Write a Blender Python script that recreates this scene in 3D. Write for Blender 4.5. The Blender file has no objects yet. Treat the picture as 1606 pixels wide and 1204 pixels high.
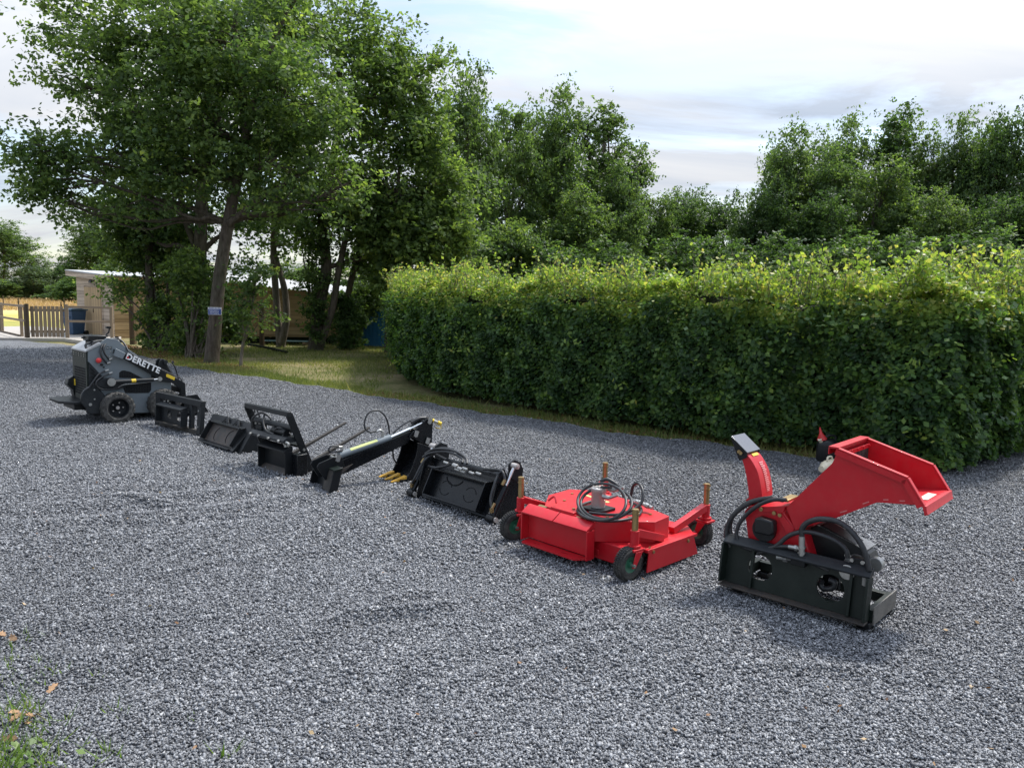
import bpy, bmesh, math, random
import numpy as np
from mathutils import Vector, Matrix
random.seed(7); RNG = np.random.default_rng(11)
S = bpy.context.scene; COL = S.collection
# ------------------------------------------------------------------ camera model (used to survey points of the place)
CH = 1.85; PIT = math.radians(6.3); ROL = math.radians(1.2); FPX = 1206.0
_r = Vector((1,0,0)); _u = Vector((0,math.sin(PIT),math.cos(PIT))); FWD = Vector((0,math.cos(PIT),-math.sin(PIT)))
RGT = _r*math.cos(ROL)+_u*math.sin(ROL); UPV = -_r*math.sin(ROL)+_u*math.cos(ROL)
def ray(x,y): return RGT*((x-803)/FPX)+UPV*((602-y)/FPX)+FWD
def gp(x,y,z=0.0):
    d=ray(x,y); t=(z-CH)/d.z; return Vector((d.x*t,d.y*t,z))
def atY(x,y,Y):
    d=ray(x,y); t=Y/d.y; return Vector((d.x*t,Y,CH+d.z*t))
class Fr:
    """survey frame of one thing: origin on the ground, heading in degrees; returns local coordinates"""
    def __init__(s,o,deg):
        s.o=Vector((o[0],o[1],0)); s.deg=deg; a=math.radians(deg); s.h=(math.cos(a),math.sin(a)); s.n=(-s.h[1],s.h[0])
    def _l(s,X,Y): X-=s.o.x; Y-=s.o.y; return X*s.h[0]+Y*s.h[1], X*s.n[0]+Y*s.n[1]
    def y(s,q,yl):
        d=ray(*q); c=s._l(0,0); dx=d.x*s.h[0]+d.y*s.h[1]; dy=d.x*s.n[0]+d.y*s.n[1]; t=(yl-c[1])/dy
        return (c[0]+dx*t, CH+d.z*t)
    def x(s,q,xl):
        d=ray(*q); c=s._l(0,0); dx=d.x*s.h[0]+d.y*s.h[1]; dy=d.x*s.n[0]+d.y*s.n[1]; t=(xl-c[0])/dx
        return (c[1]+dy*t, CH+d.z*t)
    def z(s,q,zl):
        d=ray(*q); t=(zl-CH)/d.z; return s._l(d.x*t,d.y*t)
    def y3(s,q,yl): a=s.y(q,yl); return (a[0],yl,a[1])
    def x3(s,q,xl): a=s.x(q,xl); return (xl,a[0],a[1])
# ------------------------------------------------------------------ materials
def new_mat(name):
    m=bpy.data.materials.new(name); m.use_nodes=True; nt=m.node_tree; nt.nodes.clear()
    o=nt.nodes.new('ShaderNodeOutputMaterial'); return m,nt,o
def N(nt,t,**k):
    n=nt.nodes.new(t)
    for a,b in k.items(): setattr(n,a,b)
    return n
def noise(nt,scale,detail=4,rough=.55,coord='Object',vec=None):
    t=N(nt,'ShaderNodeTexNoise'); t.inputs['Scale'].default_value=scale; t.inputs['Detail'].default_value=detail; t.inputs['Roughness'].default_value=rough
    if vec is None:
        c=N(nt,'ShaderNodeTexCoord'); vec=c.outputs[coord]
    nt.links.new(vec,t.inputs['Vector']); return t
def ramp(nt,fac,stops):
    r=N(nt,'ShaderNodeValToRGB'); e=r.color_ramp.elements
    while len(e)>1: e.remove(e[-1])
    e[0].position=stops[0][0]; e[0].color=(*stops[0][1],1)
    for p,c in stops[1:]:
        q=e.new(p); q.color=(*c,1)
    nt.links.new(fac,r.inputs[0]); return r
def mixc(nt,fac,a,b,blend='MIX'):
    m=N(nt,'ShaderNodeMix',data_type='RGBA',blend_type=blend)
    for v,i in ((fac,0),(a,6),(b,7)):
        if hasattr(v,'links') or isinstance(v,bpy.types.NodeSocket): nt.links.new(v,m.inputs[i])
        elif i==0: m.inputs[0].default_value=v
        else: m.inputs[i].default_value=(*v,1)
    return m.outputs[2]
def paint(name,col,rough=.4,metal=0.0,dust=.25,dustc=(.16,.155,.145),var=.15,scale=6,coat=0,bump=.05,spec=.5):
    m,nt,o=new_mat(name); b=N(nt,'ShaderNodeBsdfPrincipled')
    n1=noise(nt,scale,6,.65); n2=noise(nt,scale*9,4,.6)
    dark=tuple(c*(1-var) for c in col); lite=tuple(min(1,c*(1+var)) for c in col)
    base=ramp(nt,n1.outputs[0],[(.3,dark),(.7,lite)]).outputs[0]
    g=N(nt,'ShaderNodeNewGeometry'); sep=N(nt,'ShaderNodeSeparateXYZ'); nt.links.new(g.outputs['Normal'],sep.inputs[0])
    mu=N(nt,'ShaderNodeMath',operation='MULTIPLY'); nt.links.new(n2.outputs[0],mu.inputs[0]); nt.links.new(n1.outputs[0],mu.inputs[1])
    fr=ramp(nt,mu.outputs[0],[(.18,(0,0,0)),(.45,(dust,)*3)]).outputs[0]
    c=mixc(nt,fr,base,dustc); nt.links.new(c,b.inputs['Base Color'])
    rr=N(nt,'ShaderNodeMapRange'); nt.links.new(n2.outputs[0],rr.inputs[0]); rr.inputs[3].default_value=max(.05,rough-.1); rr.inputs[4].default_value=min(1,rough+.15)
    nt.links.new(rr.outputs[0],b.inputs['Roughness']); b.inputs['Metallic'].default_value=metal; b.inputs['Coat Weight'].default_value=coat
    b.inputs['Specular IOR Level'].default_value=spec
    if bump:
        bp=N(nt,'ShaderNodeBump'); bp.inputs['Strength'].default_value=bump; bp.inputs['Distance'].default_value=.01; nt.links.new(n2.outputs[0],bp.inputs['Height']); nt.links.new(bp.outputs[0],b.inputs['Normal'])
    nt.links.new(b.outputs[0],o.inputs[0]); return m
def leafmat(name,stops,trans=.35,rough=.45,spec=.35):
    m,nt,o=new_mat(name); at=N(nt,'ShaderNodeAttribute',attribute_name='tone')
    c=ramp(nt,at.outputs['Fac'],stops).outputs[0]
    b=N(nt,'ShaderNodeBsdfPrincipled'); nt.links.new(c,b.inputs['Base Color']); b.inputs['Roughness'].default_value=rough; b.inputs['Specular IOR Level'].default_value=spec
    t=N(nt,'ShaderNodeBsdfTranslucent')
    tc=mixc(nt,1.0,c,(1.6,1.7,.75),'MULTIPLY'); nt.links.new(tc,t.inputs['Color'])
    mx=N(nt,'ShaderNodeMixShader'); mx.inputs[0].default_value=trans; nt.links.new(b.outputs[0],mx.inputs[1]); nt.links.new(t.outputs[0],mx.inputs[2])
    nt.links.new(mx.outputs[0],o.inputs[0]); return m
def planks(name,c1,c2,rowh,axis='Z',rough=.75,coord='Object'):
    m,nt,o=new_mat(name); b=N(nt,'ShaderNodeBsdfPrincipled'); b.inputs['Roughness'].default_value=rough; b.inputs['Specular IOR Level'].default_value=.2
    tc=N(nt,'ShaderNodeTexCoord'); sx=N(nt,'ShaderNodeSeparateXYZ'); nt.links.new(tc.outputs[coord],sx.inputs[0])
    d=N(nt,'ShaderNodeMath',operation='DIVIDE'); nt.links.new(sx.outputs[axis],d.inputs[0]); d.inputs[1].default_value=rowh
    fl=N(nt,'ShaderNodeMath',operation='FLOOR'); nt.links.new(d.outputs[0],fl.inputs[0])
    fr=N(nt,'ShaderNodeMath',operation='FRACT'); nt.links.new(d.outputs[0],fr.inputs[0])
    wn=N(nt,'ShaderNodeTexWhiteNoise',noise_dimensions='1D'); nt.links.new(fl.outputs[0],wn.inputs['W'])
    mp=N(nt,'ShaderNodeMapping'); nt.links.new(tc.outputs[coord],mp.inputs[0])
    mp.inputs['Scale'].default_value=(1,1,14) if axis=='Z' else (14,14,1)
    n=noise(nt,2.2,6,.65,vec=mp.outputs[0])
    a=N(nt,'ShaderNodeMath',operation='MULTIPLY_ADD'); nt.links.new(wn.outputs[0],a.inputs[0]); a.inputs[1].default_value=.45; nt.links.new(n.outputs[0],a.inputs[2])
    c=ramp(nt,a.outputs[0],[(.4,c1),(.95,c2)]).outputs[0]
    g=ramp(nt,fr.outputs[0],[(0,(.25,)*3),(.06,(1,)*3),(.94,(1,)*3),(1,(.35,)*3)]).outputs[0]
    nt.links.new(mixc(nt,1.0,c,g,'MULTIPLY'),b.inputs['Base Color'])
    bp=N(nt,'ShaderNodeBump'); bp.inputs['Strength'].default_value=.7; bp.inputs['Distance'].default_value=.02; nt.links.new(g,bp.inputs['Height']); nt.links.new(bp.outputs[0],b.inputs['Normal'])
    nt.links.new(b.outputs[0],o.inputs[0]); return m
def barkmat(name,c1,c2,scale=5):
    m,nt,o=new_mat(name); b=N(nt,'ShaderNodeBsdfPrincipled'); b.inputs['Roughness'].default_value=.9; b.inputs['Specular IOR Level'].default_value=.15
    tc=N(nt,'ShaderNodeTexCoord'); mp=N(nt,'ShaderNodeMapping'); mp.inputs['Scale'].default_value=(3,3,.8); nt.links.new(tc.outputs['Object'],mp.inputs[0])
    n=noise(nt,scale,8,.7,vec=mp.outputs[0]); n2=noise(nt,1.1,3)
    c=ramp(nt,n.outputs[0],[(.32,c1),(.68,c2)]).outputs[0]
    c=mixc(nt,ramp(nt,n2.outputs[0],[(.45,(0,)*3),(.7,(.5,)*3)]).outputs[0],c,(.06,.075,.035)); nt.links.new(c,b.inputs['Base Color'])
    bp=N(nt,'ShaderNodeBump'); bp.inputs['Strength'].default_value=.9; bp.inputs['Distance'].default_value=.04; nt.links.new(n.outputs[0],bp.inputs['Height']); nt.links.new(bp.outputs[0],b.inputs['Normal'])
    nt.links.new(b.outputs[0],o.inputs[0]); return m
BLK=paint('black_paint',(.008,.0095,.011),.38,dust=.10,dustc=(.05,.05,.048),var=.3,spec=.28)
BLK2=paint('black_gloss_paint',(.005,.006,.0075),.26,dust=.06,dustc=(.05,.05,.048),var=.3,spec=.32)
DEFL=paint('glossy_deflector',(.02,.02,.022),.16,dust=.05,var=.1,bump=0,spec=.8,coat=.6)
GRN=paint('green_black_paint',(.008,.0135,.0105),.42,dust=.12,dustc=(.06,.06,.05),var=.25,spec=.28)
GREY=paint('blue_grey_paint',(.15,.178,.195),.42,dust=.25,dustc=(.2,.2,.19),var=.1,scale=3)
DGREY=paint('dark_grey_paint',(.014,.0165,.019),.42,dust=.18,dustc=(.07,.07,.065),var=.2,spec=.32)
RED=paint('red_paint',(.48,.007,.016),.38,dust=.16,dustc=(.30,.10,.08),var=.1,scale=3,coat=.1,bump=.03,spec=.35)
STEEL=paint('bare_steel',(.42,.42,.40),.38,metal=.8,dust=.4,dustc=(.2,.19,.17),var=.2)
ZINC=paint('yellow_zinc',(.36,.26,.12),.38,metal=.85,dust=.35,dustc=(.25,.13,.06),var=.25)
RUST=paint('rusty_steel',(.05,.047,.044),.55,metal=.2,dust=.5,dustc=(.13,.075,.04),var=.4,scale=5)
DUSTY=paint('dusty_black',(.028,.026,.023),.7,dust=.5,dustc=(.11,.09,.07),var=.3,scale=12)
RUB=paint('tyre_rubber',(.022,.022,.022),.75,dust=.75,dustc=(.12,.115,.10),var=.3,scale=14,bump=.3,spec=.3)
RUBD=paint('dusty_tyre_rubber',(.05,.048,.045),.8,dust=.85,dustc=(.17,.165,.15),var=.3,scale=14,bump=.4,spec=.25)
HOSE=paint('hose_rubber',(.016,.017,.019),.42,dust=.3,dustc=(.10,.10,.10),var=.2)
ALU=paint('aluminium',(.50,.47,.44),.45,metal=.55,dust=.3,dustc=(.30,.24,.22),var=.12)
CHROME=paint('chrome_rod',(.75,.75,.74),.15,metal=1.0,dust=.08,var=.03,bump=0)
YEL=paint('yellow_paint',(.62,.34,.03),.45,dust=.45,dustc=(.30,.22,.12),var=.15)
YLAB=paint('yellow_label',(.75,.52,.03),.5,dust=.1,var=.05,bump=0)
LIME=paint('lime_label',(.52,.56,.20),.5,dust=.1,var=.05,bump=0)
WHT=paint('white_marking',(.78,.78,.77),.5,dust=.1,var=.04,bump=0)
REDM=paint('red_marking',(.5,.02,.03),.4,dust=.05,var=.05,bump=0)
PLBLK=paint('black_plastic',(.009,.010,.011),.36,dust=.1,dustc=(.05,.05,.05),var=.2,spec=.35)
PLRED=paint('red_plastic',(.6,.03,.03),.4,dust=.1,var=.08)
CREAM=paint('cream_plastic',(.62,.55,.40),.5,dust=.2,var=.1)
GRIM=paint('green_rim',(.02,.13,.07),.45,dust=.3,var=.2)
BINB=paint('blue_plastic',(.025,.075,.16),.5,dust=.2,var=.12)
BINL=paint('teal_plastic',(.035,.085,.13),.5,dust=.2,var=.12)
TOIL=paint('blue_cabin_plastic',(.01,.13,.28),.5,dust=.2,var=.1)
HOLE=paint('opening_dark',(.004,.004,.005),.9,dust=0,var=0,bump=0)
SILV=paint('brushed_deck',(.45,.46,.47),.35,metal=.6,dust=.35,var=.25,scale=12)
SIGNB=paint('sign_blue',(.02,.06,.30),.45,dust=.08,var=.05,bump=0)
ROOFM=paint('fibre_cement_roof',(.42,.43,.44),.8,dust=.5,dustc=(.22,.23,.2),var=.15,scale=3)
CONC=paint('concrete',(.40,.37,.33),.9,dust=.5,dustc=(.28,.25,.21),var=.15,scale=3,bump=.3)
WALLA=planks('weathered_boards',(.30,.24,.19),(.56,.46,.36),.14)
WALLB=planks('brown_boards',(.26,.175,.085),(.50,.355,.195),.15)
DOORM=planks('door_boards',(.34,.24,.14),(.52,.38,.22),.12,'X')
FENC=planks('fence_wood',(.16,.125,.09),(.30,.235,.165),5.0,'X')
RAILM=planks('rail_wood',(.15,.115,.085),(.32,.25,.18),5.0,'Z')
POSTM=planks('post_wood',(.20,.13,.08),(.36,.25,.15),5.0,'X')
BARK=barkmat('oak_bark',(.045,.035,.027),(.15,.125,.10))
BARK2=barkmat('pale_bark',(.10,.085,.065),(.26,.225,.18))
OAK=leafmat('oak_leaf',[(0,(.040,.078,.030)),(.42,(.105,.160,.058)),(.75,(.17,.24,.075)),(1,(.30,.36,.09))],.5,.5,.25)
OAKD=leafmat('dark_leaf',[(0,(.034,.066,.028)),(.5,(.076,.132,.046)),(.85,(.125,.195,.060)),(1,(.19,.26,.07))],.48,.5,.25)
WILL=leafmat('grey_green_leaf',[(0,(.04,.065,.03)),(.5,(.075,.115,.045)),(1,(.14,.19,.08))],.36)
FARL=leafmat('far_leaf',[(0,(.050,.086,.040)),(.5,(.105,.165,.062)),(1,(.20,.265,.09))],.5,.5,.25)
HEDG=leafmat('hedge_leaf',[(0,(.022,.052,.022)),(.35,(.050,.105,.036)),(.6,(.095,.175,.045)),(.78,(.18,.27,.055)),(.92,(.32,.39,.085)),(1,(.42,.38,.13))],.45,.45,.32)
GRASSM=leafmat('grass_blade',[(0,(.10,.14,.04)),(.5,(.24,.25,.085)),(1,(.48,.41,.20))],.35,.6,.2)
WEEDM=leafmat('weed_blade',[(0,(.08,.15,.03)),(.6,(.17,.25,.05)),(1,(.36,.34,.15))],.4)
DEADM=leafmat('dead_leaf',[(0,(.10,.045,.018)),(.5,(.24,.13,.06)),(1,(.50,.36,.20))],.2,.6)
CORE=paint('dark_twig_core',(.016,.020,.012),.95,dust=.3,dustc=(.03,.03,.018),var=.4,bump=.6,spec=.1)
# ------------------------------------------------------------------ mesh helper
def rotm(ax,deg): return Matrix.Rotation(math.radians(deg),3,ax)
class MB:
    def __init__(s): s.v=[]; s.f=[]
    def add(s,vs,fs):
        b=len(s.v); s.v+= [tuple(p) for p in vs]; s.f+=[tuple(b+i for i in q) for q in fs]; return s
    def box(s,x0,x1,y0,y1,z0,z1,R=None,piv=None):
        vs=[Vector((x,y,z)) for z in (z0,z1) for y in (y0,y1) for x in (x0,x1)]
        if R is not None:
            p=Vector(piv) if piv else sum(vs,Vector())/8; vs=[p+R@(v-p) for v in vs]
        return s.add(vs,[(0,2,3,1),(4,5,7,6),(0,1,5,4),(2,6,7,3),(0,4,6,2),(1,3,7,5)])
    def beam(s,p,q,w,h,up=(0,0,1)):
        p=Vector(p);q=Vector(q);d=(q-p).normalized();up=Vector(up)
        a=d.cross(up)
        if a.length<1e-4: a=d.cross(Vector((0,1,0)))
        a.normalize(); b=a.cross(d); a*=w/2; b*=h/2
        vs=[c+i*a+j*b for c in (p,q) for i,j in ((-1,-1),(1,-1),(1,1),(-1,1))]
        return s.add(vs,[(0,1,2,3),(4,7,6,5),(0,4,5,1),(1,5,6,2),(2,6,7,3),(3,7,4,0)])
    def ring(s,c,d,r,n,ref=None):
        d=Vector(d).normalized(); ref=Vector(ref) if ref else (Vector((0,0,1)) if abs(d.z)<.9 else Vector((1,0,0)))
        a=d.cross(ref).normalized(); b=d.cross(a); return [Vector(c)+(a*math.cos(2*math.pi*i/n)+b*math.sin(2*math.pi*i/n))*r for i in range(n)]
    def cyl(s,p,q,r,r2=None,n=16):
        p=Vector(p);q=Vector(q);d=q-p; r2=r if r2 is None else r2
        vs=s.ring(p,d,r,n)+s.ring(q,d,r2,n)
        return s.add(vs,[tuple(range(n-1,-1,-1)),tuple(range(n,2*n))]+[(i,(i+1)%n,n+(i+1)%n,n+i) for i in range(n)])
    def tube(s,pts,r,n=8,step=6,cap=True):
        P=[Vector(p) for p in pts]; Rr=r if isinstance(r,(list,tuple)) else [r]*len(P)
        if step>1 and len(P)>2:
            Q=[];RR=[]
            for i in range(len(P)-1):
                a=P[max(i-1,0)];b=P[i];c=P[i+1];d=P[min(i+2,len(P)-1)]
                for k in range(step):
                    t=k/step; Q.append(.5*((2*b)+(c-a)*t+(2*a-5*b+4*c-d)*t*t+(3*b-a-3*c+d)*t**3)); RR.append(Rr[i]*(1-t)+Rr[i+1]*t)
            Q.append(P[-1]);RR.append(Rr[-1]); P=Q;Rr=RR
        vs=[];m=len(P);prev=None
        for i in range(m):
            d=(P[min(i+1,m-1)]-P[max(i-1,0)]).normalized()
            if prev is None:
                ref=Vector((0,0,1)) if abs(d.z)<.9 else Vector((1,0,0)); a=d.cross(ref).normalized()
            else:
                a=(prev-d*prev.dot(d)).normalized()
            prev=a; b=d.cross(a)
            vs+=[P[i]+(a*math.cos(2*math.pi*k/n)+b*math.sin(2*math.pi*k/n))*Rr[i] for k in range(n)]
        fs=[(i*n+k,i*n+(k+1)%n,(i+1)*n+(k+1)%n,(i+1)*n+k) for i in range(m-1) for k in range(n)]
        if cap: fs+=[tuple(range(n-1,-1,-1)),tuple(range((m-1)*n,m*n))]
        return s.add(vs,fs)
    @staticmethod
    def _ax(axis,a,uv):
        u,v=uv; return {'y':(u,a,v),'x':(a,u,v),'z':(u,v,a)}[axis]
    def prism(s,poly,axis,a,b):
        n=len(poly); vs=[s._ax(axis,a,p) for p in poly]+[s._ax(axis,b,p) for p in poly]
        return s.add(vs,[tuple(range(n)),tuple(range(2*n-1,n-1,-1))]+[(i,n+i,n+(i+1)%n,(i+1)%n) for i in range(n)])
    def plate(s,poly,holes,axis,a,b):
        bm=bmesh.new(); es=[]
        for lp in [poly]+holes:
            vv=[bm.verts.new(s._ax(axis,a,p)) for p in lp]; es+=[bm.edges.new((vv[i],vv[(i+1)%len(vv)])) for i in range(len(vv))]
        g=bmesh.ops.triangle_fill(bm,edges=es,use_beauty=True); fs=[x for x in g['geom'] if isinstance(x,bmesh.types.BMFace)]
        e=bmesh.ops.extrude_face_region(bm,geom=fs); dv=Vector(s._ax(axis,b-a,(0,0)))
        bmesh.ops.translate(bm,verts=[x for x in e['geom'] if isinstance(x,bmesh.types.BMVert)],vec=dv)
        bm.verts.index_update(); s.add([v.co.copy() for v in bm.verts],[tuple(v.index for v in f.verts) for f in bm.faces]); bm.free(); return s
    def lathe(s,prof,c,axis,n=24,cap=True):
        """prof: (radius, offset along axis)"""
        d=Vector(axis).normalized(); c=Vector(c); vs=[]
        for r,h in prof: vs+=s.ring(c+d*h,d,max(r,1e-4),n)
        m=len(prof); fs=[(i*n+k,i*n+(k+1)%n,(i+1)*n+(k+1)%n,(i+1)*n+k) for i in range(m-1) for k in range(n)]
        if cap: fs+=[tuple(range(n-1,-1,-1)),tuple(range((m-1)*n,m*n))]
        return s.add(vs,fs)
    def xf(s,R,piv=(0,0,0),t=(0,0,0)):
        p=Vector(piv); t=Vector(t); s.v=[tuple(p+R@(Vector(v)-p)+t) for v in s.v]; return s
    def build(s,name,mat,parent=None,bevel=0.0,smooth=35,label=None):
        me=bpy.data.meshes.new(name); me.from_pydata(s.v,[],s.f)
        bm=bmesh.new(); bm.from_mesh(me); bmesh.ops.recalc_face_normals(bm,faces=bm.faces); bm.to_mesh(me); bm.free()
        if smooth:
            me.polygons.foreach_set('use_smooth',[True]*len(me.polygons)); me.set_sharp_from_angle(angle=math.radians(smooth))
        me.materials.append(mat); o=bpy.data.objects.new(name,me); COL.objects.link(o)
        if parent: o.parent=parent
        if bevel:
            b=o.modifiers.new('edge','BEVEL'); b.width=bevel; b.segments=2; b.limit_method='ANGLE'; b.angle_limit=math.radians(40); b.harden_normals=False
        if label: o['label']=label
        return o
def circ(cx,cy,r,n=24): return [(cx+r*math.cos(2*math.pi*i/n),cy+r*math.sin(2*math.pi*i/n)) for i in range(n)]
def thing(name,label,cat,loc,rz=0,group=None):
    o=bpy.data.objects.new(name,None); COL.objects.link(o); o.location=loc; o.rotation_euler=(0,0,math.radians(rz)); o.empty_display_size=.2
    o['label']=label; o['category']=cat
    if group: o['group']=group
    return o
def tag(o,label,cat,group=None):
    o['label']=label; o['category']=cat
    if group: o['group']=group
    return o
def structure(o): o['kind']='structure'; return o
def stuff(o,label,cat): o['kind']='stuff'; o['label']=label; o['category']=cat; return o
def frt(fr,name,label,cat): return thing(name,label,cat,fr.o,fr.deg)
def letters(text,name,mat,parent,p,u,size,normal_y=-1,off=.0,ext=.002,shear=0,space=1.0):
    """flat lettering on a plane facing local -y, starting at p, running along (ux,uz)"""
    cu=bpy.data.curves.new('t','FONT'); cu.body=text; cu.size=size; cu.offset=off; cu.extrude=ext; cu.shear=shear; cu.space_character=space; cu.resolution_u=3
    ob=bpy.data.objects.new('t',cu); COL.objects.link(ob); dg=bpy.context.evaluated_depsgraph_get(); me=bpy.data.meshes.new_from_object(ob.evaluated_get(dg)); bpy.data.objects.remove(ob)
    l=math.hypot(*u); ux,uz=u[0]/l,u[1]/l
    M=Matrix(((ux,-uz,0,p[0]),(0,0,-1,p[1]),(uz,ux,0,p[2]),(0,0,0,1))); me.transform(M)
    me.materials.clear(); me.materials.append(mat); o=bpy.data.objects.new(name,me); COL.objects.link(o); o.parent=parent; return o
def copy_tree(o,parent=None):
    c=o.copy(); COL.objects.link(c)
    if parent: c.parent=parent
    for ch in list(o.children): copy_tree(ch,c)
    return c
def bolts(m,pts,r,d): 
    for p in pts: m.cyl(p,Vector(p)+Vector(d),r,n=6)
    return m
# ------------------------------------------------------------------ numpy builders
def np_mesh(name,verts,nper,mat,parent=None,tone=None,smooth=False,faces=None):
    """verts (K,3); faces (F,nper) or consecutive"""
    K=len(verts); 
    if faces is None: faces=np.arange(K,dtype=np.int32).reshape(-1,nper)
    F=len(faces); me=bpy.data.meshes.new(name); me.vertices.add(K); me.vertices.foreach_set('co',np.ascontiguousarray(verts,dtype=np.float32).ravel())
    me.loops.add(F*nper); me.loops.foreach_set('vertex_index',np.ascontiguousarray(faces,dtype=np.int32).ravel())
    me.polygons.add(F); me.polygons.foreach_set('loop_start',np.arange(0,F*nper,nper,dtype=np.int32))
    try: me.polygons.foreach_set('loop_total',np.full(F,nper,dtype=np.int32))
    except Exception: pass
    if tone is not None:
        a=me.attributes.new('tone','FLOAT','FACE'); a.data.foreach_set('value',np.ascontiguousarray(tone,dtype=np.float32))
    if smooth: me.polygons.foreach_set('use_smooth',np.ones(F,dtype=bool))
    me.update(calc_edges=True); me.materials.append(mat)
    if parent is False: return me
    o=bpy.data.objects.new(name,me); COL.objects.link(o)
    if parent: o.parent=parent
    return o
def unit(a): return a/np.maximum(np.linalg.norm(a,axis=1,keepdims=True),1e-6)
def leaves(pos,nrm,size,asp=.62,jit=.7,fold=.12):
    n=len(pos); nn=unit(nrm+jit*RNG.normal(size=(n,3))); a=unit(np.cross(nn,RNG.normal(size=(n,3)))); b=np.cross(nn,a)
    L=size[:,None]*.5; W=L*asp; q=np.stack([pos-a*L,pos+b*W-nn*L*fold,pos+a*L-nn*L*fold*1.5,pos-b*W-nn*L*fold],1)
    return q.reshape(-1,3)
_ph=RNG.uniform(0,6.28,(40,)); _kd=RNG.normal(size=(40,2))
def vnoise2(x,y,f):
    s=0
    for i in range(7): s=s+np.sin((_kd[i,0]*x+_kd[i,1]*y)*f*1.7+_ph[i])
    return s/4
RUTS=[]
for (px,py),(qx,qy),am in (((500,992),(720,942),.045),((560,962),(690,935),.03),((90,782),(330,790),.03),((240,815),(430,812),.02),((60,760),(230,752),.018),((430,1010),(560,985),.02),((640,1075),(900,1040),.014),((760,1010),(1010,985),.014),((210,905),(430,880),.016),((1150,1030),(1420,1075),.015)):
    a=gp(px,py);b=gp(qx,qy); RUTS.append((a.x,a.y,b.x,b.y,am))
def hgt(x,y):
    x=np.asarray(x,float); y=np.asarray(y,float); h=.006*vnoise2(x,y,.9)+.004*vnoise2(y,x,2.7)
    ca,sa=math.cos(.52),math.sin(.52); a_=x*ca+y*sa; b_=-x*sa+y*ca; rk=np.sin(b_*11+1.3*np.sin(a_*1.7)+.8*np.sin(a_*.6+b_*1.1))*np.clip(vnoise2(a_*.55,b_*1.4,1.0)+.15,0,1); h=h+.027*rk*np.clip((9.5-y)/2.5,0,1)*np.clip((y-1.5)/1,0,1)
    for ax,ay,bx,by,am in RUTS:
        dx,dy=bx-ax,by-ay; L=math.hypot(dx,dy); ux,uy=dx/L,dy/L; t=(x-ax)*ux+(y-ay)*uy; d=-(x-ax)*uy+(y-ay)*ux+.07*np.sin(t*5+am*90)
        env=np.exp(-((t-L/2)/(L*.45))**4); h=h+1.25*am*env*(np.exp(-(d/.05)**2)-.25*np.exp(-((d+.10)/.055)**2))
    return h
def terrain(x,y):
    x=np.asarray(x,float); y=np.asarray(y,float)
    return np.clip((y-33)/80,0,1.6)*.75*np.clip((-x-8)/12,0,1)-.045
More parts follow.
